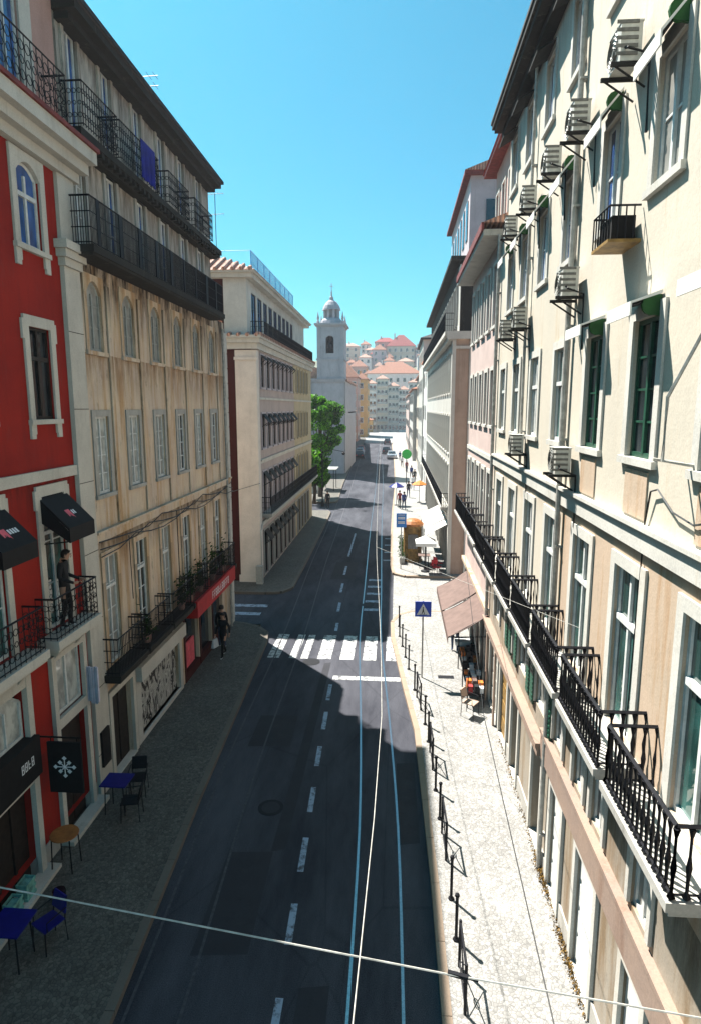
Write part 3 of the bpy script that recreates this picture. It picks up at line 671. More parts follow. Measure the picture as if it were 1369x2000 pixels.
b = MB(); FL.box(b, .002, .22, 15.95, 19.65, 2.0, 2.42); b.build('shop_fascia', 'white_trim', ob)
b = MB(); FL.box(b, .002, .06, 15.9, 16.2, 0.12, 2.0); FL.box(b, .002, .06, 19.4, 19.65, .12, 2.0); FL.box(b, -.12, .06, 16.2, 19.4, .05, .25); b.build('shop_frame', 'white_trim', ob)
b = MB(); FL.box(b, .0, .56, 19.9, 24.9, 2.48, 3.05); f = b.build('shop_sign', 'red_sign', ob)
b = MB(); scribble(b, FL, .562, 21.6, 23.9, 2.62, 2.9, 11, 0, 3); b.build('lettering', 'white_mark', f)
for a, c in ((20.1, 21.6), (21.8, 23.2), (23.4, 24.8)):
    b = MB(); FL.box(b, -.17, -.13, a, c, .4, 2.4); b.build('shop_pane', 'pane_dark', ob)
    b = MB(); FL.box(b, -.19, .03, a - .12, a, .1, 2.45); FL.box(b, -.19, .03, a, c, .1, .42); b.build('shop_frame', 'maroon_plaster', ob)
b = MB(); FL.box(b, -.1, -.05, 20.3, 21.2, .5, 1.4); b.build('poster', 'pink_mark', ob)
b = MB(); FL.box(b, .1, .16, 13.62, 14.02, .85, 1.75); mb_ = b.build('menu_board', 'black_canvas', loc=(-7, 13.8, .85)); tag(mb_, 'black menu board on the pale stone pilaster left of the ochre building door', 'menu board')
# laundry
b = MB(); n = 14
for i in range(n):
    u = 17.0 + i * .95 / n; u2 = u + .95 / n; w0 = .03 * math.sin(i * 1.3); w1 = .03 * math.sin((i + 1) * 1.3)
    z0 = 15.35
    b.hexa([FL.T(.52 + w0, u, z0), FL.T(.52 + w1, u2, z0), FL.T(.54 + w1, u2, z0), FL.T(.54 + w0, u, z0)], [FL.T(.52, u, 16.28), FL.T(.52, u2, 16.28), FL.T(.54, u2, 16.28), FL.T(.54, u, 16.28)])
tag(b.build('hanging_blanket', 'laundry_blue', loc=(-6.6, 17.5, 15.35)), 'bright blue blanket hung over the top balcony rail of the ochre building', 'blanket')
# balcony plants
def potted(u, z, d, h, lab, gen, n=260, sp=.28):
    t = thing('potted_plant', lab, 'plant', FL.T(d, u, z), 'potted plants on the first-floor balconies')
    p = FL.T(d, u, z)
    b = MB(); b.lathe(p, [(.09, 0), (.13, .22), (.14, .24)], 8); b.build('pot', 'rose_plaster', t)
    rr = gen
    def f(): r = rr.gauss(0, sp * .55); a = rr.uniform(0, 6.28); return (p[0] + r * math.cos(a) * .7, p[1] + r * math.sin(a), p[2] + .25 + abs(rr.gauss(0, .45)) * h)
    leaves(n, f, .06, ['green_leaf']).build('foliage', 'green_leaf', t)
gen = random.Random(11)
for c, h, lab in ((OC[1] - .5, .55, 'low dark potted plant on the second balcony of the ochre building from the near end'), (OC[2] + .45, .8, 'bushy potted plant on the third balcony, beside its far railing'),
                  (OC[3] - .5, 1.0, 'tall potted plant on the fourth balcony, near side of the window'), (OC[3] + .5, .9, 'potted plant on the fourth balcony, far side of the window'),
                  (OC[4] + .1, 1.1, 'tallest dark potted plant, on the fifth balcony above the red shop sign'), (OC[5] - .35, 1.0, 'potted plant on the farthest balcony above the red shop sign')):
    potted(c, 3.03, .27, h, lab, gen)
# antenna
def antenna(p, h, lab):
    t = thing('tv_antenna', lab, 'antenna', p)
    b = MB(); b.tube([p, (p[0], p[1], p[2] + h)], .018, 5); b.build('mast', 'black_mark', t)
    b = MB()
    for z, n in ((h, 5), (h * .72, 3)):
        b.tube([(p[0] - .45, p[1], p[2] + z - .03), (p[0] + .45, p[1] + .1, p[2] + z + .05)], .012, 4)
        for i in range(n): x = p[0] - .4 + .8 * i / (n - 1); b.tube([(x, p[1] - .22, p[2] + z), (x, p[1] + .22, p[2] + z)], .008, 4)
    b.build('aerial', 'black_mark', t)
antenna((-9.6, 34.6, 16.9), 3.6, 'tall thin television antenna standing on the tiled roof of the pale corner building')
antenna((-7.8, 20.5, 18.4), 1.0, 'small leaning antenna on the roof edge of the ochre building')
# ================================================================== LEFT: CORNER BUILDING (pale)
FB = Fac('L', -7.26); FN = Fac('N', 32.8)
cb = thing('corner_building', 'pale corner building with maroon side wall, rows of awning-topped windows and a tiled roof', 'building', (-7.26, 32.8, 0))
BC = [34.35 + 1.55 * i for i in range(12)]
rows = [(10.55, 12.2), (7.3, 9.1), (3.75, 5.95)]
dk = lambda i: i < 7
holes = [(c - .42, c + .42, z0, z1) for c in BC for z0, z1 in rows] + [(c - .5, c + .5, .2, 2.7) for c in BC]
b = MB(); FB.wall(b, 33.3, 45.0, 0, 13.0, [h for h in holes if h[1] < 45], ends=False); b.build('wall', ['mauve_plaster', 'interior'], cb)
b = MB(); FB.wall(b, 45.0, 54.0, 0, 13.0, [h for h in holes if h[0] > 45], ends=False); body_block(b, FB, 33.3, 54, 0, 13, 9.5); b.build('far_wall', ['yellow_plaster', 'interior'], cb)
b = MB(); b.box(-16.5, -7.55, 32.95, 33.28, 0, 13.0); b.build('side_wall', 'maroon_plaster', cb)
b = MB(); b.box(-8.32, -7.2, 32.74, 33.3, 0, 12.4); FN.box(b, 0, .12, -8.36, -7.14, 11.9, 12.05); FN.box(b, 0, .1, -8.4, -7.12, 0, .5); b.build('corner_pilaster', 'pale_plaster', cb)
b = MB()
for k in range(14): b.box(-9.5, -8.98 - (.14 if k % 2 else 0), 32.80, 32.95, .2 + k * .88, .98 + k * .88)
b.box(-9.7, -9.25, 32.78, 32.95, 0, 12.9); b.build('quoins', 'pale_plaster', cb)
for i, c in enumerate(BC):
    d = dk(i); fm = 'dark_wood' if d else 'grey_paint'; pm = 'pane_dark' if d else 'pane_shutter'; sm = 'limestone'
    for r, (z0, z1) in enumerate(rows):
        window(FB, cb, c, z0, .84, z1 - z0, 2, 2 if r else 3, fmat=fm, pmat=pm, t=.13, smat='lilac_plaster' if d else 'yellow_plaster', p=.05, sill=r < 2)
    window(FB, cb, c, .2, 1.0, 2.5, 2, 1, fmat='dark_wood', pmat='pane_dark', t=.12, smat='grey_stone', p=.05, sill=False)
    if d:
        for r, (z, hh) in enumerate(((12.22, .22), (9.12, .42), (5.98, .5), (2.72, .5))):
            b = MB(); T = FB.T; o = .42 if r else .3
            b.hexa([T(.06, c - .46, z), T(.06, c + .46, z), T(o, c + .46, z - hh - .03), T(o, c - .46, z - hh - .03)], [T(.06, c - .46, z + .03), T(.06, c + .46, z + .03), T(o, c + .46, z - hh), T(o, c - .46, z - hh)])
            for s in (-.45, .45): b.tube([T(.02, c + s, z - hh - .25), T(o, c + s, z - hh)], .02, 4)
            b.build('awning', 'black_canvas', cb)
b = MB()
for z0, z1, d in ((6.5, 6.62, .06), (6.62, 6.72, .1), (3.15, 3.35, .12), (9.9, 10.02, .07)): FB.box(b, -.02, d, 33.3, 54.0, z0, z1)
b.build('string_course', 'limestone', cb)
s = FB.put('balcony', slab_mesh(20.2, .5, .14, 'grey_stone', 14), cb, 43.7, 3.74); inst('railing', railing_mesh(20.2, .5, .9, .12, 2), s, (0, 0, .002))
b = MB(); b.box(-17, -6.98, 32.5, 54.2, 12.75, 12.98); b.box(-17, -6.88, 32.4, 54.3, 12.98, 13.12); b.box(-17, -7.12, 32.64, 54.1, 12.45, 12.75); b.build('cornice', 'limestone', cb)
b = MB()
for k in range(46): y = 32.5 + k * .47; b.tube([(-7.1, y, 13.22), (-6.82, y, 13.12)], .1, 6)
for k in range(22): x = -7.1 - k * .47; b.tube([(x, 32.75, 13.22), (x, 32.36, 13.12)], .1, 6)
b.build('cornice_tiles', 'roof_pale', cb)
FT = Fac('L', -7.75)
tw = [34.9 + 1.55 * i for i in range(9)]
b = MB(); FT.wall(b, 33.4, 53.6, 13.1, 16.0, [(c - .58, c + .58, 13.15, 15.5) for c in tw], ends=False); body_block(b, FT, 33.4, 53.6, 13.1, 16, 9); b.build('upper_wall', ['white_trim', 'interior'], cb)
b = MB(); b.box(-16.4, -8.9, 33.2, 33.45, 13.1, 16.0); b.build('upper_side_wall', 'maroon_plaster', cb)
b = MB(); b.box(-8.9, -7.7, 33.05, 33.5, 13.12, 16.0); b.build('upper_pilaster', 'white_trim', cb)
for c in tw: window(FT, cb, c, 13.15, 1.16, 2.35, 2, 3, fmat='dark_wood', pmat='pane_blue', surround=False)
s = FT.put('railing', railing_mesh(19.5, .72, .85, .1, 2), cb, 43.8, 13.13)
b = MB(); b.box(-17, -7.35, 32.75, 54.0, 15.98, 16.2); b.box(-17, -7.2, 32.6, 54.15, 16.2, 16.3); b.build('eaves', 'limestone', cb)
b = MB(); e = [(-7.15, 32.55, 16.3), (-7.15, 54.2, 16.3), (-17, 54.2, 16.3), (-17, 32.55, 16.3)]; rg = [(-12, 37.5, 18.6), (-12, 50, 18.6)]
b.add(e + rg, [(0, 1, 5, 4), (1, 2, 5), (2, 3, 4, 5), (3, 0, 4), (0, 3, 2, 1)])
for k in range(22):                         # rows of barrel tiles on the near hip
    x = -7.4 - k * .44; f = 1 - abs(x + 12.07) / 4.95
    if f > .03: b.tube([(x, 32.5, 16.34), (x, 32.55 + 4.95 * f * .98, 16.34 + 2.28 * f * .98)], .1, 6)
b.build('roof', 'roof_pale', cb)
b = MB()
for k in range(9): y = 33.9 + k * 1.68; b.tube([(-7.62, y, 16.3), (-7.62, y, 17.5)], .02, 4)
b.tube([(-7.62, 33.9, 17.5), (-7.62, 47.4, 17.5)], .022, 4); b.tube([(-7.62, 33.9, 16.9), (-7.62, 47.4, 16.9)], .012, 4); b.tube([(-7.62, 33.9, 17.5), (-12, 33.9, 17.5)], .015, 4)
r_ = b.build('roof_railing', 'bus_blue', cb)
b = MB(); b.box(-7.63, -7.61, 33.9, 47.4, 16.4, 17.48); b.build('glass_screen', 'blue_glass', r_)
b = MB(); b.tube([(-7.16, 32.68, 0), (-7.16, 32.68, 2.9), (-7.16, 33.2, 3.25)], .045, 6); b.build('downpipe', 'white_trim', cb)
b = MB(); b.box(-7.4, -7.05, 32.3, 32.6, .12, 1.1); tag(b.build('utility_cabinet', 'grey_paint', loc=(-7.2, 32.4, .12)), 'small grey utility cabinet at the foot of the pale corner building pilaster', 'cabinet')
# ================================================================== RIGHT: CREAM BUILDING
FR = Fac('R', 3.1)
kb = thing('cream_building', 'long sunlit cream building with green-ended awnings, air conditioners and iron balconies, at the near right', 'building', (3.1, 3, 0))
CC = [6.22, 8.38, 10.5, 12.62, 14.75, 16.95, 19.05]
C3 = [6.25, 8.35, 10.42, 12.55, 14.8, 17.0, 19.1]
C4 = [6.0, 8.15, 10.2, 12.45, 14.55, 16.6, 18.55]
holes = []
for c in CC: holes.append((c - .46, c + .46, 5.06, 7.35))
for c in C3: holes.append((c - .42, c + .42, 8.85, 10.6))
for c in C4: holes += [(c - .38, c + .38, 12.15, 13.6), (c - .36, c + .36, 15.3, 16.6)]
mz = [(6.9, 7.5), (8.6, 9.2), (9.6, 10.2), (10.9, 11.6), (12.0, 13.2), (14.0, 15.2), (16.0, 17.0), (18, 19)]
mh = [(a, c, 3.15, 4.05) for a, c in mz]
sh = [(6.85, 7.5, .12, 2.3), (8.7, 9.65, .12, 2.3), (10.65, 11.4, .12, 2.3), (12.25, 13.1, .12, 2.3), (14.75, 15.6, .12, 2.3), (16.3, 17.4, .12, 2.3), (17.9, 19.4, .12, 2.3), (4.8, 5.9, .12, 2.3)]
b = MB(); FR.wall(b, 2.0, 11.85, 4.2, 7.82, holes, ends=False); b.build('near_wall', ['peach_plaster', 'interior'], kb)
b = MB(); FR.wall(b, 11.85, 20.4, 4.2, 7.82, holes, ends=False); FR.wall(b, 2.0, 20.4, 7.82, 14.6, holes, ends=False); FR.wall(b, 2.0, 19.4, 14.6, 17.0, holes); body_block(b, FR, 2.0, 20.4, 0, 14.6, 9); body_block(b, FR, 2.0, 19.4, 14.6, 17, 9); b.build('wall', ['cream_plaster', 'interior'], kb)
b = MB(); FR.wall(b, 2.0, 20.4, 0, 4.2, mh + sh, ends=False); b.build('shop_wall', ['shop_plaster', 'interior'], kb)
b = MB(); FR.box(b, -.02, .07, 2.0, 20.4, 7.72, 8.0); FR.box(b, -.02, .12, 2.0, 20.4, 8.0, 8.06); b.build('string_course', 'white_trim', kb)
b = MB(); FR.box(b, -.02, .10, 2.0, 12.2, 2.45, 2.98); FR.box(b, -.02, .13, 2.0, 12.2, 2.98, 3.06); FR.box(b, -.02, .16, 12.2, 20.4, 2.42, 2.62); FR.box(b, -.02, .2, 12.2, 20.4, 2.62, 2.7); b.build('shop_ledge', 'ledge_stone', kb)
u = 2.0
for a, c, _, _ in sorted(sh) + [(20.53, 20.53, 0, 0)]: b = MB(); FR.box(b, -.02, .035, u, a - .13, 0, .5); b.build('plinth', 'grey_stone', kb); u = c + .13
kinds = ['d', 'w', 'w', 'k', 'k', 'g', 'g', 'b']
for (a, c, z0, z1), kd in zip(sh, ['w', 'w', 'w', 'k', 'k', 'b', 'g', 'b']):
    b = MB(); FR.box(b, .002, .06, a - .13, a, .1, 2.4); FR.box(b, .002, .06, c, c + .13, .1, 2.4); FR.box(b, .002, .06, a, c, 2.3, 2.44); FR.box(b, -.2, .05, a, c, .06, .16); sr = b.build('door_surround', 'white_trim', kb)
    mt = {'w': 'white_paint', 'k': 'interior', 'b': 'gold_brown', 'g': 'grey_paint'}[kd]; dd = .2 if kd == 'k' else .08
    b = MB(); FR.box(b, -dd, -dd + .04, a, c, .16, 2.3)
    for k in range(4): FR.box(b, -dd + .04, -dd + .055, a + .08, c - .08, .3 + k * .5, .7 + k * .5)
    b.build('door', mt, kb)
for (a, c, z0, z1), i in zip(mh, range(9)):
    w = window(FR, kb, (a + c) / 2, z0, c - a, z1 - z0, 2, 1, pmat='pane_dark' if i % 2 else 'pane_shutter', fmat='white_paint', t=.1, sill=False, smat='white_trim')
    if i in (4, 5, 6):
        for s in (0, 1):
            b = MB(); u0 = (a - .34 + s * (c - a + .36)) if i < 6 else a + s * .5
            FR.box(b, .03, .07, u0, u0 + .32, z0 - .1, z1)
            for k in range(9): FR.box(b, .07, .082, u0 + .03, u0 + .29, z0 - .05 + k * .1, z0 + .01 + k * .1)
            b.build('shutter', 'green_paint', kb)
for i, c in enumerate(CC):
    window(FR, kb, c, 5.06, .92, 2.29, 2, 1, pmat=('pane_green', 'pane_green', 'pane_green', 'pane_green', 'pane_dark', 'pane_curtain', 'pane_dark')[i], transom=1.55, t=.17, smat='white_trim', ears=False, sill=False, p=.035)
    balcony(FR, kb, c, 5.05, 1.82, .55, .74, .1, .125, bal=1, smat='grey_stone', brackets=2)
for i, c in enumerate(C3):
    gr = i in (0, 1, 2)
    window(FR, kb, c, 8.85, .84, 1.75, 2, 4 if gr else 1, fmat='green_paint' if gr else 'white_paint', pmat='pane_dark' if gr else ('pane_green', 'pane_curtain', 'pane_green', 'pane_shutter')[i - 3], transom=0 if gr else 1.1, t=.15, smat='white_trim', p=.035)
    if i < 3: trim(kb, 'rust_panel', FR, .02, c - .38, c + .38, 8.1, 8.7, 'peach_plaster', .002)
for i, c in enumerate(C4):
    window(FR, kb, c, 12.15, .76, 1.45, 2, 2, pmat='pane_shutter' if i < 2 else 'pane_blue', t=.14, smat='white_trim', p=.03)
    window(FR, kb, c, 15.3, .72, 1.3, 2, 1, pmat='pane_blue', t=.13, smat='white_trim', p=.03)
def hood(F, par, u, z, w, out, drop):
    b = MB(); T = F.T
    b.hexa([T(.02, u - w / 2, z), T(out, u - w / 2, z - drop), T(out, u - w / 2, z - drop - .16), T(out - .02, u - w / 2, z - drop - .16), T(out - .02, u - w / 2, z - drop - .02), T(.02, u - w / 2, z - .04)],
           [T(.02, u + w / 2, z), T(out, u + w / 2, z - drop), T(out, u + w / 2, z - drop - .16), T(out - .02, u + w / 2, z - drop - .16), T(out - .02, u + w / 2, z - drop - .02), T(.02, u + w / 2, z - .04)])
    b2 = MB(); b2.hexa([T(.03, u - w / 2 + .02, z - .07), T(out - .03, u - w / 2 + .02, z - drop - .04), T(out - .03, u + w / 2 - .02, z - drop - .04), T(.03, u + w / 2 - .02, z - .07)], [T(.03, u - w / 2 + .02, z - .05), T(out - .03, u - w / 2 + .02, z - drop - .025), T(out - .03, u + w / 2 - .02, z - drop - .025), T(.03, u + w / 2 - .02, z - .05)])  # black sheet added under the hood, underside shade put into its colour
    o = b.build('awning', 'white_canvas', par); b2.build('underside_shade', 'black_canvas', o)
    for s in (-1,):                         # rounded green end cheek
        b = MB(); pr = [(.02, z - .05)] + [(.12 + .12 * math.cos(a), z - .17 + .12 * math.sin(a)) for a in [math.pi * .6 - k * math.pi * 1.2 / 8 for k in range(9)]] + [(.02, z - .30)]
        uu = u + s * (w / 2 - .03); b.hexa([T(d, uu - .025, q) for d, q in pr], [T(d, uu + .025, q) for d, q in pr]); b.build('end_panel', 'green_canvas' if s < 0 else 'black_canvas', o)
for i in (0, 1, 2): hood(FR, kb, C3[i], 10.86, .84, .38, .13)
for i, c in enumerate(C4): hood(FR, kb, c, 13.88, .78, .32, .36)
for i, c in enumerate(C4[1:]): 
    b = MB(); T = FR.T; b.hexa([T(.02, c - .4, 16.72), T(.4, c - .4, 16.5), T(.4, c + .4, 16.5), T(.02, c + .4, 16.72)], [T(.02, c - .4, 16.76), T(.4, c - .4, 16.54), T(.4, c + .4, 16.54), T(.02, c + .4, 16.76)]); b.build('window_hood', 'dark_stone', kb)
b = MB(); FR.box(b, -.02, .25, 2.0, 19.5, 16.95, 17.1); FR.box(b, -.02, .46, 2.0, 19.5, 17.1, 17.22); FR.box(b, -.02, .52, 1.9, 19.6, 17.22, 17.36); b.build('eaves', 'dark_stone', kb)
b = MB(); b.prism([(2.55, 17.36), (2.55, 17.44), (7.5, 19.4), (12.2, 17.4), (12.2, 17.36)], 1, 1.9, 19.65); b.build('roof', 'roof_dark', kb)
for u, z0, z1, r in ((11.85, .1, 17.0, .05), (20.25, .1, 14.6, .055), (15.7, 8.1, 17.0, .035)):
    b = MB(); b.tube([FR.T(.09, u, z0), FR.T(.09, u, z1)], r, 8)
    for k in range(int((z1 - z0) / 2)): FR.box(b, .0, .12, u - r - .02, u + r + .02, z0 + .8 + k * 2, z0 + .84 + k * 2)
    b.build('downpipe', 'pipe_grey' if r > .03 else 'grey_stone', kb)
b = MB(); b.tube([FR.T(.03, 7.9, 8.1), FR.T(.05, 7.75, 8.5), FR.T(.05, 7.55, 8.55), FR.T(.05, 7.1, 8.35), FR.T(.05, 6.6, 8.3), FR.T(.05, 5.8, 8.5)], .012, 4); b.tube([FR.T(.03, 7.9, 8.1), FR.T(.03, 8.0, 5.2)], .01, 4); b.build('wires', 'black_mark', kb)
b = MB(); b.tube([FR.T(.03, 6.75, 8.9), FR.T(.35, 6.75, 8.95), FR.T(.35, 6.75, 9.6), FR.T(.03, 6.75, 10.3)], .02, 5); b.tube([FR.T(.03, 7.0, 8.9), FR.T(.35, 7.0, 8.95)], .018, 5); b.build('awning_arm', 'pipe_grey', kb)
# air conditioners
def ac_unit(i, u, z, lab, w=.46, h=.44, big=1):
    t = thing('air_conditioner', lab, 'air conditioner', FR.T(0, u, z), 'air conditioners on the cream building wall')
    b = MB(); FR.box(b, .10, .36, u - w / 2, u + w / 2, z, z + h); FR.box(b, .09, .37, u - w / 2 - .01, u + w / 2 + .01, z + h, z + h + .02); b.build('casing', 'ac_metal', t)
    b = MB(); c = FR.T(.365, u + .05, z + h / 2)
    for r in (.06, .11, .16, .205): b.tube([(c[0] - .008, c[1] + r * math.cos(a * math.pi / 6), c[2] + r * math.sin(a * math.pi / 6)) for a in range(12)], .008, 4, closed=True)
    for k in range(5): FR.box(b, .15, .42, u - w / 2 - .012, u - w / 2, z + .06 + k * .09, z + .1 + k * .09)
    b.build('fan_grille', 'ac_grille', t)
    for s in (-.2, .2): b = MB(); FR.box(b, 0, .46, u + s - .02, u + s + .02, z - .05, z - .002); b.tube([FR.T(.02, u + s, z - .3), FR.T(.42, u + s, z - .04)], .015, 4); b.build('bracket', 'dark_stone', t)
    b = MB(); b.tube([FR.T(.3, u - w / 2, z + .15), FR.T(.3, u - w / 2 - .1, z + .1), FR.T(.05, u - w / 2 - .15, z + .0), FR.T(.03, u - w / 2 - .15, z - .9)], .018, 5); b.build('hose', 'black_mark', t)
for a in ((0, 9.2, 13.8, 'nearest and highest air conditioner on the cream wall, right under the top row of windows'),
          (1, 11.35, 13.85, 'second air conditioner from the near end in the row below the cream building eaves'),
          (2, 13.15, 13.85, 'third air conditioner from the near end in the row below the eaves'),
          (3, 15.3, 13.85, 'fourth air conditioner from the near end in the row below the eaves'),
          (4, 17.5, 13.85, 'farthest air conditioner in the row below the eaves'),
          (5, 11.5, 11.35, 'large air conditioner between the third and fourth window rows, beside the tall downpipe'),
          (6, 15.75, 11.35, 'air conditioner in the middle row, second from the near end'),
          (7, 17.6, 11.3, 'farthest air conditioner of the middle row'),
          (8, 11.35, 8.35, 'air conditioner sitting on the white string course, close to the tall downpipe'),
          (9, 15.5, 8.4, 'farther air conditioner on the white string course')): ac_unit(*a)
t = thing('iron_cage', 'small black iron cage shelf on the cream wall under a shuttered window', 'window cage', FR.T(0, 9.15, 11.6))
b = MB(); FR.box(b, .0, .42, 8.8, 9.5, 11.6, 11.64); b.build('shelf', 'gold_brown', t)
b = MB()
for u in [8.82 + k * .11 for k in range(7)]: b.tube([FR.T(.41, u, 11.64), FR.T(.41, u, 12.05)], .01, 4)
for d in (.1, .2, .3):
    for u in (8.82, 9.48): b.tube([FR.T(d, u, 11.64), FR.T(d, u, 12.05)], .01, 4)
b.tube([FR.T(.02, 8.82, 12.05), FR.T(.41, 8.82, 12.05), FR.T(.41, 9.48, 12.05), FR.T(.02, 9.48, 12.05)], .014, 4); b.build('bars', 'iron', t)
b = MB(); FR.box(b, .05, .35, 8.9, 9.4, 11.65, 11.95); b.build('box', 'interior', t)
# ================================================================== RIGHT: PINK BUILDING
FP = Fac('R', 3.14)
pk = thing('pink_building', 'pale pink building with red-edged wide eaves beyond the cream building', 'building', (3.14, 20.4, 0))
PC = [21.5 + 1.45 * i for i in range(5)]
hs_ = []
for c in PC: hs_ += [(c - .36, c + .36, 5.0, 7.3), (c - .34, c + .34, 8.9, 10.7), (c - .34, c + .34, 12.1, 14.0)]
for c in PC: hs_.append((c - .5, c + .5, .12, 2.6))
b = MB(); FP.wall(b, 20.4, 28.1, 0, 14.6, hs_); body_block(b, FP, 20.4, 28.1, 0, 14.6, 9); b.build('wall', ['pink_plaster', 'interior'], pk)
for i, c in enumerate(PC):
    window(FP, pk, c, 5.0, .72, 2.3, 2, 1, pmat='pane_dark', transom=1.5, t=.13, smat='white_trim', sill=False)
    balcony(FP, pk, c, 5.0, 1.25, .5, .74, .1, .12, bal=0, smat='grey_stone')
    window(FP, pk, c, 8.9, .68, 1.8, 2, 2, pmat='pane_shutter', t=.13, smat='white_trim')
    window(FP, pk, c, 12.1, .68, 1.9, 2, 2, pmat='pane_blue', t=.13, smat='white_trim')
    window(FP, pk, c, .12, 1.0, 2.48, 2, 1, pmat='pane_dark', fmat='dark_wood', t=.1, smat='white_trim', sill=False)
trim(pk, 'string_course', FP, .06, 20.42, 28.1, 7.75, 7.9, 'white_trim'); trim(pk, 'shop_ledge', FP, .16, 20.42, 28.1, 2.75, 2.9, 'peach_plaster')
b = MB(); FP.box(b, -.3, .62, 20.3, 28.4, 14.6, 14.78); b.build('eaves', 'grey_stone', pk)
b = MB(); FP.box(b, .6, .68, 20.3, 28.4, 14.74, 14.98); FP.box(b, -2, .68, 28.4, 28.46, 14.74, 14.98); b.build('eaves_edge', 'faded_red', pk)
b = MB(); b.prism([(2.5, 14.98), (4.2, 15.6), (12.2, 15.6), (12.2, 14.9)], 1, 20.3, 28.4); b.build('lower_roof', 'roof_pale', pk)
b = MB(); F5 = Fac('R', 3.95); F5.wall(b, 20.6, 28.0, 15.2, 18.9, [(c - .34, c + .34, 16.1, 17.9) for c in PC], ends=True); body_block(b, F5, 20.6, 28.0, 15.2, 18.9, 8); b.build('attic_wall', ['rose_plaster', 'interior'], pk)
for c in PC: window(F5, pk, c, 16.1, .68, 1.8, 2, 2, pmat='pane_blue', t=.1, smat='white_trim')
b = MB(); b.box(3.5, 12.2, 20.5, 28.6, 18.9, 19.05); b.build('attic_eaves', 'faded_red', pk)
b = MB(); b.prism([(3.45, 19.05), (7.5, 20.4), (12.3, 19.05)], 1, 20.4, 28.7); b.build('roof', 'roof_red', pk)
# ================================================================== RIGHT: GREY-WHITE BUILDING beyond the side street
F3 = Fac('R', 3.0)
gb = thing('grey_white_building', 'long grey-white building with brown corner pilaster and black balcony beyond the right side street', 'building', (3.0, 35.2, 0))
GC = [36.8 + 1.75 * i for i in range(16)]
hs_ = []
for c in GC: hs_ += [(c - .42, c + .42, 4.0, 6.2), (c - .42, c + .42, 6.9, 9.0), (c - .42, c + .42, 10.3, 12.5), (c - .55, c + .55, .12, 2.7)]
b = MB(); F3.wall(b, 35.5, 65.5, 0, 13.3, hs_, ends=False); body_block(b, F3, 35.5, 65.5, 0, 13.3, 9); b.build('wall', ['grey_plaster', 'interior'], gb)
b = MB(); b.box(2.95, 12.2, 35.2, 35.5, 0, 13.3); b.build('side_wall', 'brown_stone', gb)
b = MB(); b.box(2.92, 3.12, 35.12, 35.52, 0, 13.3); b.box(3.85, 4.0, 35.12, 35.25, 0, 13.3); b.build('corner_pilaster', 'white_trim', gb)
for i, c in enumerate(GC):
    window(F3, gb, c, 4.0, .84, 2.2, 2, 1, pmat='pane_shutter', t=.12, smat='grey_plaster', sill=False)
    window(F3, gb, c, 6.9, .84, 2.1, 2, 1, pmat='pane_shutter', t=.12, smat='white_trim')
    window(F3, gb, c, 10.3, .84, 2.2, 2, 1, pmat='pane_green', t=.12, smat='white_trim')
    window(F3, gb, c, .12, 1.1, 2.58, 2, 1, fmat='dark_wood', pmat='pane_dark', t=.12, smat='grey_stone', sill=False)
s = F3.put('balcony', slab_mesh(29.5, .42, .14, 'grey_stone', 12), gb, 50.4, 3.9); inst('railing', railing_mesh(29.5, .42, .78, .1, 2), s, (0, 0, .002))
for k in range(60): b = MB(); F3.box(b, .425, .44, 35.8 + k * .49, 36.15 + k * .49, 3.98, 4.62); b.build('rail_panel', 'green_leaf', s)
b = MB(); F3.box(b, -.02, .3, 35.1, 65.6, 13.05, 13.3); F3.box(b, -.02, .5, 35.0, 65.7, 13.3, 13.5); F3.box(b, -9, .08, 35.1, 35.4, 12.6, 12.75); F3.box(b, -9, .4, 34.95, 35.1, 13.1, 13.5); b.build('cornice', 'white_trim', gb)
s = F3.put('railing', railing_mesh(29.5, .45, 1.0, .1, 2), gb, 50.4, 13.52)
F4 = Fac('R', 3.3)
b = MB(); F4.wall(b, 36.0, 65.0, 13.5, 17.3, [(c - .42, c + .42, 14.0, 16.2) for c in GC]); body_block(b, F4, 36, 65, 13.5, 17.3, 8); b.build('mansard_wall', ['dark_stone', 'interior'], gb)
b = MB(); F4.box(b, -.02, .012, 35.5, 36.6, 13.5, 17.0); b.build('light_panel', 'white_trim', gb)
for c in GC: window(F4, gb, c, 14.0, .84, 2.2, 2, 1, pmat='pane_blue', t=.1, smat='grey_stone', sill=False)
b = MB(); F4.box(b, -8.5, .5, 35.8, 65.2, 17.3, 17.5); b.build('mansard_eaves', 'dark_stone', gb)
b = MB(); b.box(3.75, 12, 36.2, 48, 17.5, 21.6); b.build('attic_wall', 'lilac_plaster', gb)
b = MB(); 
for k in range(6): b = MB(); b.box(3.70, 3.80, 37 + k * 1.8, 37.9 + k * 1.8, 18.6, 20.6); b.build('window', 'pane_dark', gb)
for x in (4.6, 6.6): b = MB(); b.box(x, x + .7, 36.14, 36.25, 18.4, 20.4); b.build('window', 'pane_dark', gb)
pass
b = MB(); b.box(3.4, 12.1, 35.9, 48.3, 21.6, 21.78); b.build('attic_eaves', 'faded_red', gb)
b = MB(); b.prism([(3.4, 21.78), (7.8, 23.4), (12.1, 21.78)], 1, 35.8, 48.3); b.build('roof', 'roof_pale', gb)
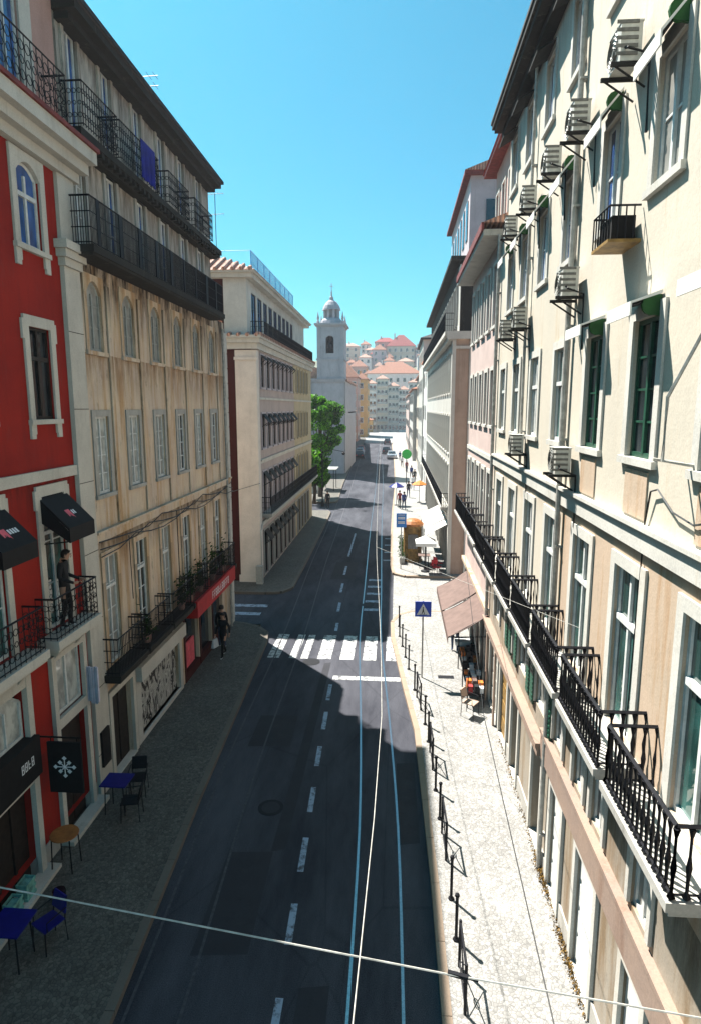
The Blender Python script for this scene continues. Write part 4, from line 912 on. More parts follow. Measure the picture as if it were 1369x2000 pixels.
# ================================================================== PEOPLE
def skin_mesh(verts, edges, radii, mats, matfn, extra=None):
    me = bpy.data.meshes.new('tmp'); me.from_pydata(verts, edges, []); o = bpy.data.objects.new('tmp', me); COL.objects.link(o)
    sk = o.modifiers.new('s', 'SKIN'); sk.use_smooth_shade = True
    for i, r in enumerate(radii): me.skin_vertices[0].data[i].radius = r if isinstance(r, tuple) else (r, r); me.skin_vertices[0].data[i].use_root = (i == 0)
    o.modifiers.new('u', 'SUBSURF').levels = 1
    dg = bpy.context.evaluated_depsgraph_get(); ev = o.evaluated_get(dg); m2 = bpy.data.meshes.new_from_object(ev)
    bpy.data.objects.remove(o); b = MB()
    b.add([v.co[:] for v in m2.vertices], [tuple(p.vertices) for p in m2.polygons]); b.m = [matfn(p.center) for p in m2.polygons]
    bpy.data.meshes.remove(m2)
    if extra: extra(b)
    return b
def person(loc, rz, label, top='cloth_black', legs='cloth_black', pose='stand', hair='hair', shoes='cloth_white', bag=None, scale=1.0, group=None):
    st = .16 if pose == 'walk' else .03
    V_ = [(0, 0, .96), (0, 0, 1.12), (0, .01, 1.32), (0, 0, 1.47), (0, .015, 1.55), (0, .03, 1.63), (0, .02, 1.71),
          (.16, 0, 1.40), (.21, -.04 + st * .6, 1.14), (.20, .05 + st, .92), (.20, .08 + st, .84), (-.16, 0, 1.40), (-.21, -.02 - st * .6, 1.14), (-.20, .03 - st, .92), (-.20, .06 - st, .84),
          (.09, 0, .90), (.10, .04 - st * .7, .50), (.10, -.02 - st * 1.6, .09 + st * .2), (.11, .12 - st * 1.5, .04), (-.09, 0, .90), (-.10, .04 + st, .50), (-.10, -.01 + st * 1.5, .08), (-.11, .13 + st * 1.5, .035)]
    if pose == 'lean': V_[9] = (.18, .28, 1.02); V_[10] = (.12, .33, 1.04); V_[13] = (-.18, .28, 1.02); V_[14] = (-.12, .33, 1.04); V_[4] = (0, .05, 1.53); V_[5] = (0, .08, 1.60); V_[6] = (0, .09, 1.68)
    E_ = [(0, 1), (1, 2), (2, 3), (3, 4), (4, 5), (5, 6), (2, 7), (7, 8), (8, 9), (9, 10), (2, 11), (11, 12), (12, 13), (13, 14), (0, 15), (15, 16), (16, 17), (17, 18), (0, 19), (19, 20), (20, 21), (21, 22)]
    r_ = [(.15, .10), (.13, .09), (.16, .11), (.055, .055), (.07, .075), (.085, .10), (.06, .07), (.065, .065), .048, .032, .036, (.065, .065), .048, .032, .036, .09, .06, .04, .04, .09, .06, .04, .04]
    def mf(c):
        if c.z > 1.46: return 2
        if c.z < .07: return 3
        if abs(c.x) > .14 and c.z < .93 and c.z > .7: return 2
        if pose == 'lean' and c.y > .26: return 2
        return 1 if c.z < .95 else 0
    def ex(b):
        for hx in (10, 14):
            p = Vector(V_[hx]); d = Vector((0, .25, -1)).normalized() if pose != 'lean' else Vector((-.5 * (1 if p.x > 0 else -1), .8, -.1)).normalized(); sd = 1 if p.x > 0 else -1
            for k, L in enumerate((.065, .075, .07, .055)):
                q = p + Vector((0, -.024 + .016 * k, 0)) + d * .02; b.tube([q, q + d * L * .55, q + d * L + Vector((-sd * .012, 0, 0))], [.009, .008, .006], 5, 2)
            q = p + Vector((0, .03, .02)); b.tube([q, q + Vector((-sd * .01, .03, -.03)), q + Vector((-sd * .015, .035, -.055))], [.01, .009, .007], 5, 2)
        hc = Vector(V_[5])
        b.add([hc + Vector(v) for v in ((-.014, .09, -.03), (.014, .09, -.03), (0, .118, -.028), (0, .092, .015))], [(0, 1, 2), (0, 2, 3), (1, 3, 2)], 2)
        for s in (-1, 1):
            e = hc + Vector((s * .032, .088, .012)); b.box(e.x - .011, e.x + .011, e.y, e.y + .01, e.z - .005, e.z + .006, 4)
            a = hc + Vector((s * .085, 0, -.01)); b.box(a.x - .01, a.x + .01, a.y - .02, a.y + .015, a.z - .03, a.z + .03, 2)
        b.box(hc.x - .022, hc.x + .022, hc.y + .084, hc.y + .094, hc.z - .058, hc.z - .05, 4)
    b = skin_mesh(V_, E_, r_, None, mf, ex)
    b.v = [(x * scale, y * scale, z * scale) for x, y, z in b.v]
    o = b.build('person', [top, legs, 'skin', shoes, 'hair'], smooth=True); o.location = loc; o.rotation_euler = (0, 0, rz)
    tag(o, label, 'person', group)
    h = MB(); hc = Vector(V_[5]) * scale
    prof = [(.001, .115), (.05, .105), (.088, .07), (.102, .02), (.098, -.03), (.085, -.06)]
    h.lathe((0, 0, 0), prof[::-1], 10); h.v = [(x * scale, y * scale - .012 + hc.y + (-.02 if z < 0 and y > 0 else 0), z * scale + hc.z + (.05 if y > .04 and z < .05 else 0)) for x, y, z in h.v]
    ho = h.build('hair', hair, smooth=True); ho.parent = o
    if bag:
        g = MB(); q = Vector(V_[10]) * scale; g.hexa([(q.x - .05, q.y - .16, q.z - .42), (q.x + .07, q.y - .16, q.z - .42), (q.x + .07, q.y + .17, q.z - .42), (q.x - .05, q.y + .17, q.z - .42)], [(q.x - .02, q.y - .12, q.z - .1), (q.x + .03, q.y - .12, q.z - .1), (q.x + .03, q.y + .12, q.z - .1), (q.x - .02, q.y + .12, q.z - .1)])
        g.tube([(q.x, q.y - .1, q.z - .1), (q.x, q.y, q.z + .02), (q.x, q.y + .1, q.z - .1)], .008, 4)
        m = Matrix.Translation(Vector(loc)) @ Matrix.Rotation(rz, 4, 'Z'); g.v = [tuple(m @ Vector(v)) for v in g.v]
        tag(g.build('carried_bag', bag, loc=tuple(m @ Vector((q.x, q.y, q.z - .42)))), 'white bag carried by the dark-clothed walker in front of the red shop sign', 'bag')
    return o
person((-6.45, 22.4, .125), R(160), 'person in black clothes and white shoes walking on the left pavement by the red shop', pose='walk', bag='cloth_white')
person((-6.75, 23.3, .125), R(10), 'person in dark jeans standing close to the shop window under the red sign', top='cloth_black', legs='cloth_jeans')
person((-6.92, 12.35, 4.87), R(-80), 'person in dark clothes leaning on the iron balcony of the red building', pose='lean')
person((2.35, 23.6, .125), R(170), 'person in a red top standing in the shade of the brown awning', top='cloth_red', legs='cloth_jeans')
person((-6.4, 58.6, .0), R(20), 'person in dark clothes standing at the left corner before the tree', top='cloth_black')
for i, (x, y, rz, tp, lg, lb) in enumerate(((.35, 58.5, 170, 'cloth_red', 'cloth_black', 'person in a red top at the right kerb behind the blue sign'), (.75, 57.6, 10, 'cloth_blue', 'cloth_jeans', 'person in a blue top at the right kerb behind the blue sign'),
    (1.9, 72, 185, 'cloth_white', 'cloth_jeans', 'person in a white top walking on the sunlit far right pavement'), (2.3, 79, 170, 'cloth_black', 'cloth_black', 'person in black walking near the round green sign'),
    (1.5, 92, 0, 'cloth_red', 'cloth_jeans', 'person in a dark red top farther up the right pavement'), (.6, 112, 180, 'cloth_blue', 'cloth_black', 'farthest walker, in blue, on the right pavement near the end of the street'),
    (1.3, 66, 5, 'cloth_black', 'cloth_jeans', 'dark-topped walker between the blue and the orange parasols'), (2.0, 84, 190, 'cloth_blue', 'cloth_jeans', 'walker in blue just behind the round green sign'), (.9, 100, 10, 'cloth_white', 'cloth_black', 'white-topped walker past the round green sign'))):
    person((x, y, .125), R(rz), lb, top=tp, legs=lg, pose='walk', group='people on the far right pavement')
# ================================================================== STREET FURNITURE (right kerb)
def post(y, lab):
    x = interp(KRT, y) + .2; t = thing('bollard_post', lab, 'post', (x, y, .12), 'black posts along the right kerb')
    b = MB(); b.tube([(x, y, .12), (x, y, .98)], .028, 8); b.build('shaft', 'iron', t)
    b = MB(); b.lathe((x, y, .98), [(.03, 0), (.045, .02), (.04, .06), (.01, .08)], 8); b.lathe((x, y, .125), [(.06, 0), (.06, .02), (.03, .05)], 8); b.build('cap', 'iron', t)
def barrier(y, lab, L=.85):
    x = interp(KRT, y) + .2; x2 = interp(KRT, y + L) + .2; t = thing('kerb_barrier', lab, 'barrier', (x, y, .12), 'crossed barriers along the right kerb')
    a = Vector((x, y, .12)); c = Vector((x2, y + L, .12)); up = Vector((0, 0, 1)); b = MB()
    for p in (a, c): b.tube([p, p + up * .9], .026, 6)
    b.tube([a + up * .86, c + up * .86], .022, 6); b.tube([a + up * .12, c + up * .12], .016, 5); b.build('frame', 'iron', t)
    b = MB(); b.tube([a + up * .12, c + up * .86], .011, 4); b.tube([c + up * .12, a + up * .86], .011, 4)
    m = (a + c) / 2 + up * .49; b.tube([m + Vector((0, .09 * math.cos(k * math.pi / 5), .09 * math.sin(k * math.pi / 5))) for k in range(10)], .01, 4, closed=True); b.build('cross_brace', 'iron', t)
ORD = ['nearest', 'second nearest', 'third nearest', 'fourth nearest', 'fifth nearest', 'sixth nearest', 'seventh nearest', 'eighth nearest', 'ninth nearest', 'tenth nearest', 'eleventh nearest', 'twelfth nearest']
for i, y in enumerate((8.55, 11.95, 15.3, 18.6)): barrier(y, ORD[i] + ' black iron barrier with a crossed panel on the right kerb')
for i, y in enumerate((9.95, 10.9, 13.3, 14.4, 16.7, 17.7, 20.0, 21.7, 22.8, 23.9, 25.0, 26.2)): post(y, ORD[i] + ' single black post between the barriers on the right kerb')
# pedestrian crossing sign
t = thing('crossing_sign', 'blue square pedestrian crossing sign on a thin pole at the right kerb', 'road sign', (.98, 21.05, .12))
b = MB(); b.tube([(.98, 21.05, .12), (.98, 21.05, 2.92)], .028, 8); b.build('pole', 'pipe_grey', t)
b = MB(); b.box(.70, 1.26, 20.99, 21.01, 2.36, 2.9); pl = b.build('sign_plate', 'blue_sign', t)
b = MB(); b.prism([(.76, 2.43), (1.20, 2.43), (.98, 2.83)], 1, 20.98, 20.989); tr = b.build('triangle', 'white_mark', pl)
b = MB(); y0, y1 = 20.972, 20.979
b.prism([(.965, 2.67), (.995, 2.67), (.998, 2.70), (.98, 2.715), (.962, 2.70)], 1, y0, y1); b.prism([(.955, 2.57), (1.0, 2.57), (.995, 2.66), (.965, 2.66)], 1, y0, y1)
b.prism([(.955, 2.57), (.985, 2.57), (.945, 2.46), (.925, 2.46)], 1, y0, y1); b.prism([(.975, 2.57), (1.0, 2.57), (1.035, 2.46), (1.015, 2.46)], 1, y0, y1)
for k in range(5): b.box(.87 + k * .05, .895 + k * .05, y0, y1, 2.435, 2.452)
b.build('figure', 'black_mark', tr)
# bus stop sign
t = thing('bus_stop_sign', 'light blue rectangular stop sign with two white blocks of lettering at the right kerb', 'bus stop sign', (.33, 36.1, .12))
b = MB(); b.tube([(.33, 36.1, .12), (.33, 36.1, 3.45)], .03, 8); b.build('pole', 'pipe_grey', t)
b = MB(); b.box(.04, .62, 36.03, 36.06, 2.62, 3.44); pl = b.build('sign_plate', 'bus_blue', t)
b = MB()
for z in (2.84, 3.10): b.box(.13, .53, 36.015, 36.028, z, z + .05); b.box(.13, .53, 36.015, 36.028, z + .08, z + .13)
b.box(.13, .53, 36.015, 36.028, 3.33, 3.36); b.build('lettering', 'white_mark', pl)
# overhead wires
def wire(pts, r, mat, lab, sag=.0, name='overhead_wire'):
    P = []; 
    pts = smooth(pts, 2.0) if len(pts) > 5 else pts
    for a, c in zip(pts, pts[1:]):
        a = Vector(a); c = Vector(c)
        for k in range(8): t_ = k / 8; q = a.lerp(c, t_); q.z -= sag * 4 * t_ * (1 - t_); P.append(q)
    P.append(Vector(pts[-1])); b = MB(); b.tube(P, r, 5); o = b.build(name, mat, loc=tuple(P[0])); tag(o, lab, 'cable'); return o
wire([(-7.12, 5.55, 5.0), (-3.26, 5.0, 5.0), (.48, 4.43, 5.0), (3.09, 4.1, 5.0)], .008, 'pipe_grey', 'pale span wire crossing the whole street in the foreground', name='span_wire')
wire([(-.32, -2, 5.0), (-.27, 3.97, 5.0), (-.17, 8.68, 5.0), (-.63, 20.8, 5.02), (-1.2, 45, 5.1), (-2.0, 80, 5.2), (-3, 120, 5.3)], .006, 'pipe_grey', 'thin trolley wire hanging along the street above the right-hand tram rails', name='trolley_wire')
wire([(1.15, -1, 5.0), (1.21, 4.08, 5.0), (1.33, 8.79, 5.0), (2.2, 20, 5.0), (3.08, 27, 5.1)], .006, 'black_mark', 'thin black cable running above the right pavement')
wire([(-7.1, 26.2, 5.9), (-7.2, 32.9, 5.5)], .015, 'black_mark', 'short dark cable over the left side street')
wire([(3.05, 10.2, 5.9), (-.6, 20, 5.02)], .004, 'pipe_grey', 'fine guy wire from the cream building balcony to the trolley wire')
b = MB(); b.tube([(.46, 4.45, 5.0), (.62, 4.42, 4.99)], [.022, .022], 8); b.tube([(.62, 4.42, 4.99), (.7, 4.41, 4.98)], .012, 6); tag(b.build('wire_insulator', 'iron', loc=(.46, 4.45, 5)), 'small black insulator threaded on the foreground span wire', 'insulator')
# ------------------------------------------------------------------ left pavement furniture
def cafe_table(x, y, w, d, mat, lab, round_=False, h=.74):
    t = thing('cafe_table', lab, 'table', (x, y, .12)); b = MB()
    if round_: b.lathe((x, y, .12 + h), [(w / 2, 0), (w / 2 + .01, .015), (w / 2, .03)], 20)
    else: b.box(x - w / 2, x + w / 2, y - d / 2, y + d / 2, .12 + h, .15 + h)
    b.build('table_top', mat, t)
    for sx in (-1, 1):
        for sy in (-1, 1):
            b = MB(); b.tube([(x + sx * w * .38, y + sy * d * .38, .12), (x + sx * w * .34, y + sy * d * .34, .12 + h)], .015, 6); b.build('leg', 'iron', t)
def chair(x, y, rz, mat, lab, group=None):
    t = thing('cafe_chair', lab, 'chair', (x, y, .12), group); c, s = math.cos(rz), math.sin(rz)
    def X(b): b.v = [(x + px * c - py * s, y + px * s + py * c, .12 + pz) for px, py, pz in b.v]; return b
    b = MB(); b.hexa([(-.2, -.2, .43), (.2, -.2, .43), (.18, .2, .43), (-.18, .2, .43)], [(-.2, -.2, .46), (.2, -.2, .46), (.18, .2, .45), (-.18, .2, .45)]); X(b).build('seat', mat, t)
    b = MB(); b.hexa([(-.19, .19, .55), (.19, .19, .55), (.19, .22, .55), (-.19, .22, .55)], [(-.17, .25, .84), (.17, .25, .84), (.17, .28, .84), (-.17, .28, .84)]); X(b).build('backrest', mat, t)
    for a, e in ((-.18, -.18), (.18, -.18), (-.17, .2), (.17, .2)):
        b = MB(); b.tube([(a * 1.1, e * 1.1, 0), (a, e, .44)] + ([(a, e + .06, .84)] if e > 0 else []), .012, 5); X(b).build('leg', 'iron', t)
    b = MB()
    for sx in (-1, 1): b.tube([(sx * .2, -.15, .44), (sx * .21, -.15, .62), (sx * .2, .22, .66)], .012, 5)
    X(b).build('armrest', 'iron', t)
cafe_table(-6.42, 13.1, .62, .55, 'blue_plastic', 'dark blue square cafe table on the left pavement by the black menu board')
chair(-6.2, 13.75, 0.2, 'iron', 'dark metal chair behind the blue table by the menu board', 'dark chairs on the left pavement'); chair(-6.0, 12.85, -1.4, 'iron', 'dark metal chair on the road side of the blue table', 'dark chairs on the left pavement')
cafe_table(-6.68, 11.2, .55, .5, 'orange_wood', 'round orange wooden cafe table by the red building step', True)
cafe_table(-6.42, 8.95, .6, .6, 'blue_plastic', 'dark blue cafe table at the bottom left corner')
chair(-6.0, 9.35, -.5, 'blue_plastic', 'dark blue chair on the road side of the blue table at the bottom left corner')
for i, lab in enumerate(('pale teal crate nearest the camera on the long red building step', 'taller pale teal crate, second along the long step', 'tallest pale teal crate, farthest of the three on the long step')):
    b = MB(); x0, y0, z1 = -7.1, 9.3 + i * .42, .44 + .09 * i
    for k in range(3): zz = .2 + (z1 - .2) * k / 3; b.box(x0, x0 + .22, y0, y0 + .015, zz, zz + .06); b.box(x0, x0 + .22, y0 + .285, y0 + .3, zz, zz + .06); b.box(x0 + .205, x0 + .22, y0 + .015, y0 + .285, zz, zz + .06); b.box(x0, x0 + .015, y0 + .015, y0 + .285, zz, zz + .06)
    b.box(x0 + .015, x0 + .205, y0 + .015, y0 + .285, .2, .22 + (z1 - .3) * .8); tag(b.build('crate', 'teal_paint', loc=(x0, y0, .2)), lab, 'crate', 'teal crates on the step')
b = MB(); b.lathe((-6.35, 10.3, .12), [(.11, 0), (.13, .2), (.12, .24)], 12); tag(b.build('bucket', 'car_dark', loc=(-6.35, 10.3, .12)), 'small dark bucket on the left pavement near the orange table', 'bucket')
b = MB(); FL.box(b, .0, .34, 8.9, 11.2, .12, .2); tag(b.build('door_step', 'limestone', loc=(-7, 10, .12)), 'long pale stone step before the near red building doorway', 'step')
b = MB(); FL.box(b, .0, .30, 11.8, 13.5, .12, .22); tag(b.build('door_step', 'limestone', loc=(-7, 12.5, .12)), 'pale stone step before the red building door with the flower emblem sign', 'step')
# ------------------------------------------------------------------ right pavement: brown awnings, display, weeds
def shop_awning(y0, y1, lab):
    t = thing('shop_awning', lab, 'awning', (2.9, y0, 2.6), 'brown awnings over the right shopfronts')
    b = MB(); n = 6
    for k in range(n):
        a = k / n; c = (k + 1) / n; f = lambda q: (3.06 - 1.28 * q, 2.78 - .78 * q - .06 * math.sin(q * 3.14))
        (xa, za), (xb, zb) = f(a), f(c); b.hexa([(xa, y0, za - .02), (xa, y1, za - .02), (xb, y1, zb - .02), (xb, y0, zb - .02)], [(xa, y0, za), (xa, y1, za), (xb, y1, zb), (xb, y0, zb)])
    b.box(1.765, 1.78, y0, y1, 1.76, 2.0); b.build('canvas', 'brown_canvas', t)
    b = MB()
    for y in (y0 + .06, y1 - .06): b.tube([(3.08, y, 2.0), (1.8, y, 1.96)], .018, 5); b.tube([(3.06, y, 2.72), (1.8, y, 1.97)], .016, 5)
    b.tube([(1.79, y0, 1.97), (1.79, y1, 1.97)], .02, 5); b.build('frame', 'iron', t)
shop_awning(20.1, 22.7, 'nearer brown canvas awning, above the display stand on the right pavement'); shop_awning(22.85, 26.0, 'farther and longer brown canvas awning, beyond the first on the right pavement')
t = thing('display_stand', 'dark wheeled display stand with orange and white goods under the brown awning', 'display stand', (2.5, 18.8, .12))
b = MB()
for k in range(4): b.box(2.3, 2.85, 18.8 + .8 * k, 19.5 + .8 * k, .55 + .12 * k, .6 + .12 * k); 
for x in (2.32, 2.83):
    for y in (18.85, 20.4, 21.9): b.tube([(x, y, .12), (x, y, 1.35)], .02, 5)
b.build('frame', 'iron', t)
b = MB(); rr = random.Random(5)
for k in range(24):
    b = MB(); x = 2.32 + .19 * (k % 3) + rr.uniform(0, .03); y = 18.85 + .37 * (k // 3); z = .61 + .12 * int((y - 18.8) / .8); b.box(x, x + .14, y, y + .2, z, z + rr.uniform(.08, .28)); b.build('goods_box', rr.choice(['orange_canvas', 'white_mark', 'cloth_black', 'brown_canvas', 'cloth_black', 'cloth_red']), t)
b = MB(); b.box(2.2, 2.75, 21.9, 22.3, 1.0, 1.12); b.build('white_tray', 'white_mark', t)
chair(2.35, 18.35, 1.0, 'brown_stone', 'brown wooden chair at the near end of the display stand')
for y, lab in ((17.75, 'brown timber post against the wall at the near end of the display stand'), (19.4, 'brown timber post against the wall behind the middle of the display stand')):
    b = MB(); b.box(2.93, 2.99, y, y + .1, .12, 2.41); tag(b.build('timber_post', 'brown_stone', loc=(2.96, y, .12)), lab, 'post')
rr = random.Random(9)
def wf():
    y = rr.choice([rr.gauss(11.6, .35), rr.gauss(9.6, .5), rr.uniform(9, 17)]); return (3.06 - abs(rr.gauss(0, .05)), y, .13 + abs(rr.gauss(0, .05)))
tag(leaves(1500, wf, .022, ['weed', 'green_leaf']).build('weeds', ['weed', 'weed']), 'dry brown weeds along the foot of the cream building wall', 'weeds', kind='stuff')
b = MB(); b.box(1.55, 2.1, 21.0, 21.25, .122, .128); tag(b.build('drain_grate', 'iron', loc=(1.8, 21.1, .122)), 'dark oblong drain grate set in the sunlit right pavement', 'drain')
b = MB(); b.box(1.3, 1.5, 10.1, 10.16, .121, .126); tag(b.build('drain_cover', 'grey_stone', loc=(1.4, 10.1, .121)), 'small thin grey cover plate in the near right pavement', 'cover plate')
# cafe beyond the side street
for i in range(4):
    y0 = 35.7 + i * 1.9; t = thing('cafe_awning', ['nearest', 'second', 'third', 'farthest'][i] + ' white sloping cafe awning panel beside the grey-white building', 'awning', (2.9, y0, 2.5), 'white awnings beside the grey-white building')
    b = MB(); b.hexa([(2.98, y0, 2.9), (2.98, y0 + 1.6, 2.9), (1.75, y0 + 1.6, 2.25), (1.75, y0, 2.25)], [(2.98, y0, 2.93), (2.98, y0 + 1.6, 2.93), (1.75, y0 + 1.6, 2.28), (1.75, y0, 2.28)]); b.box(1.74, 1.755, y0, y0 + 1.6, 2.05, 2.26); b.build('canvas', 'white_canvas', t)
    for q in (.05, 1.55): b = MB(); b.tube([(1.78, y0 + q, .12), (1.78, y0 + q, 2.25)], .02, 5); b.build('post', 'iron', t)
t = thing('kiosk', 'small round grey kiosk with a curved orange roof on the right pavement', 'kiosk', (1.05, 38.2, .12))
b = MB(); b.lathe((1.05, 38.2, .12), [(.62, 0), (.62, .1), (.56, .12), (.56, 2.2), (.64, 2.25)], 12); b.build('body', 'gold_brown', t)
b = MB(); b.lathe((1.05, 38.2, 2.37), [(.68, 0), (.66, .12), (.5, .28), (.28, .38), (.02, .42)], 14); b.build('roof', 'orange_wood', t)
b = MB(); b.box(.75, 1.35, 37.6, 37.66, 1.0, 1.9); b.build('hatch', 'pane_dark', t)
t = thing('market_parasol', 'square white parasol over the cafe tables beyond the brown awnings', 'parasol', (1.7, 35.6, .12))
b = MB(); b.add([(1.15, 35.0, 1.9), (2.3, 35.0, 1.9), (2.3, 36.2, 1.9), (1.15, 36.2, 1.9), (1.72, 35.6, 2.25)], [(0, 1, 4), (1, 2, 4), (2, 3, 4), (3, 0, 4)]); b.box(1.15, 2.3, 34.99, 35.0, 1.72, 1.9); b.build('canopy', 'white_canvas', t)
b = MB(); b.tube([(1.72, 35.6, .12), (1.72, 35.6, 2.2)], .025, 6); b.lathe((1.72, 35.6, .122), [(.25, 0), (.25, .06), (.05, .1)], 10); b.build('pole', 'iron', t)
for i, (x, y) in enumerate(((2.35, 34.95), (2.5, 35.9), (2.2, 35.35))): chair(x, y, 1.2 + i, 'red_canvas', ['nearest of the dark red cafe chairs at the right side street corner', 'dark red cafe chair farthest back, against the brown corner pilaster', 'middle one of the three dark red cafe chairs'][i], 'dark red cafe chairs')
cafe_table(1.7, 36.6, .7, .7, 'brown_canvas', 'brown cafe table between the kiosk and the grey-white building')
for i in range(5):
    x, y = .42, 37.6 + i * 1.15 - 8 * 0; t = thing('planter_box', ['nearest', 'second', 'third', 'fourth', 'farthest'][i] + ' dark planter box in the row behind the blue stop sign', 'planter', (x, y, .12), 'planter boxes on the right kerb')
    b = MB(); b.hexa([(x - .14, y - .35, .12), (x + .14, y - .35, .12), (x + .14, y + .35, .12), (x - .14, y + .35, .12)], [(x - .17, y - .38, .5), (x + .17, y - .38, .5), (x + .17, y + .38, .5), (x - .17, y + .38, .5)]); b.build('box', 'grey_paint', t)
    rr = random.Random(i); leaves(110, lambda: (x + rr.gauss(0, .09), y + rr.gauss(0, .2), .55 + abs(rr.gauss(0, .16))), .06, ['green_leaf']).build('foliage', 'green_leaf', t)
def parasol(x, y, r, z, mat, lab):
    t = thing('parasol', lab, 'parasol', (x, y, .12)); b = MB(); b.lathe((x, y, z), [(r, 0), (r * .97, .05), (r * .5, .28), (.03, .45)], 8); b.build('canopy', mat, t)
    b = MB(); b.tube([(x, y, .12), (x, y, z + .4)], .025, 6); b.lathe((x, y, .122), [(.22, 0), (.22, .05), (.05, .09)], 8); b.build('pole', 'iron', t)
parasol(2.3, 62.5, .75, 1.9, 'orange_canvas', 'orange parasol by the grey-white building farther up the right pavement')
parasol(.05, 60.5, .75, 1.9, 'blue_plastic', 'deep blue parasol at the right kerb behind the blue stop sign')
t = thing('round_sign', 'round bright green sign on a pole far up the right pavement', 'sign', (1.25, 78, .12))
b = MB(); b.tube([(1.25, 78, .12), (1.25, 78, 4.4)], .05, 6); b.build('pole', 'iron', t)
b = MB(); b.tube([(1.25, 77.85, 3.8), (1.25, 77.92, 3.8)], .6, 18); pl = b.build('disc', 'green_bright', t)
# ================================================================== PLAZA, TREE, CHURCH
def tree(loc, h, cr, n, lab, seed=1, lsize=.17, group=None):
    rr = random.Random(seed); t = thing('tree', lab, 'tree', loc, group); x, y, z = loc; b = MB()
    b.tube([(x, y, z), (x + .1, y, z + h * .22), (x - .05, y + .1, z + h * .42), (x, y, z + h * .7)], [.26, .2, .16, .06], 8)
    cl = []
    for k in range(46):
        a = rr.uniform(0, 6.28); e = rr.uniform(-.75, 1); q = math.sqrt(max(0, 1 - e * e)) * rr.uniform(.45, 1)
        c = (x + cr[0] * q * math.cos(a) * .8, y + cr[1] * q * math.sin(a) * .8, z + h - cr[2] + cr[2] * e * .82); cl.append((c, rr.uniform(.35, .85)))
        if k % 3 == 0: b.tube([(x, y, z + h * rr.uniform(.25, .45)), ((x + c[0]) / 2, (y + c[1]) / 2, (z + h * .4 + c[2]) / 2 - .2), c], [.09, .06, .02], 5)
    b.build('trunk', 'bark', t)
    def f():
        c, s = rr.choice(cl); v = Vector((rr.gauss(0, 1), rr.gauss(0, 1), rr.gauss(0, 1))).normalized() * (rr.random() ** .45) * s * cr[0] * .36
        return (c[0] + v.x, c[1] + v.y, c[2] + v.z * .85)
    leaves(n, f, lsize, ['tree_leaf', 'tree_leaf_dark']).build('crown', ['tree_leaf', 'tree_leaf_dark'], t)
    return t
tree((-8.0, 66, 0), 11.0, (3.3, 3.1, 3.8), 26000, 'large bright green leafy tree on the left between the corner building and the church', 1, .125)
tree((-8.1, 61.8, 0), 5.6, (1.9, 1.9, 2.3), 6000, 'smaller added tree behind the corner building, standing in for shade under the large crown', 4)  # added tree, makes the dark shade below the large crown
t = thing('street_lamp', 'tall dark lamp post with a side arm on the left corner before the tree', 'street lamp', (-7.05, 60, 0))
b = MB(); b.tube([(-7.05, 60, 0), (-7.05, 60, 5.6)], [.07, .045], 8); b.lathe((-7.05, 60, 0), [(.14, 0), (.14, .4), (.07, .6)], 8); b.build('post', 'iron', t)
b = MB(); b.tube([(-7.05, 60, 5.3), (-6.0, 60, 5.5), (-4.9, 60, 5.3)], .03, 6); b.build('arm', 'iron', t)
b = MB(); b.lathe((-5.0, 60, 5.0), [(.05, .3), (.16, .2), (.16, .1), (.08, 0)][::-1], 8); b.build('lamp_head', 'iron', t)
t = thing('bus_shelter', 'dark glazed bus shelter on the left pavement below the tree', 'bus shelter', (-7.4, 72, .12))
b = MB()
for y in (70.5, 73.5):
    for x in (-8.2, -7.0): b.tube([(x, y, .12), (x, y, 2.5)], .04, 5)
b.build('frame', 'iron', t); b = MB(); b.box(-8.4, -6.7, 70.3, 73.7, 2.5, 2.6); b.build('roof', 'grey_paint', t); b = MB(); b.box(-8.22, -8.19, 70.5, 73.5, .4, 2.3); b.build('glass', 'pane_dark', t)
b = MB(); b.box(-13, -8.3, 69.0, 69.3, 0, 1.7); b.box(-13.05, -8.25, 68.95, 69.35, 1.7, 1.8); tag(b.build('low_wall', 'white_plaster', loc=(-10, 69, 0)), 'low pale wall beneath the large tree', 'wall')
ch = thing('church', 'pale stone church with a square bell tower topped by a small domed lantern', 'church', (-9.6, 90, 0))
b = MB(); b.box(-22, -7.25, 90.2, 112, 0, 13.2); b.build('nave', 'church_stone', ch)
b = MB(); b.prism([(-22.3, 13.4), (-14.6, 16.2), (-7.0, 13.4)], 1, 90.1, 112); b.box(-22.4, -6.95, 89.95, 112.1, 13.1, 13.4); b.build('nave_roof', 'roof_pale', ch)
FC = Fac('N', 89.6)
b = MB(); FC.wall(b, -11.8, -7.4, 0, 13.1, []); FC.wall(b, -11.15, -7.4, 13.1, 20.9, [(-9.9, -8.8, 16.9, 19.3)], depth=1.2); b.box(-11.79, -7.41, 89.8, 94.2, 0, 13.1); b.box(-11.14, -7.41, 90.85, 94.2, 13.1, 20.9); b.box(-11.14, -9.9, 89.65, 90.85, 13.1, 20.9); b.box(-8.8, -7.41, 89.65, 90.85, 13.1, 20.9)
b.build('tower', ['church_stone', 'interior'], ch)
b = MB(); b.prism([(-9.9, 19.31)] + [(-9.35 + .55 * math.cos(a), 18.75 + .55 * math.sin(a)) for a in [math.pi - k * math.pi / 8 for k in range(9)]] + [(-8.8, 19.31)], 1, 89.58, 89.9); b.build('arch', 'church_stone', ch)
b = MB(); b.lathe((-9.35, 90.1, 17.6), [(.42, 0), (.36, .12), (.25, .45), (.2, .7), (.05, .8)], 10); b.tube([(-9.35, 90.1, 18.4), (-9.35, 90.1, 18.9)], .05, 5); b.build('bell', 'iron', ch)
b = MB()
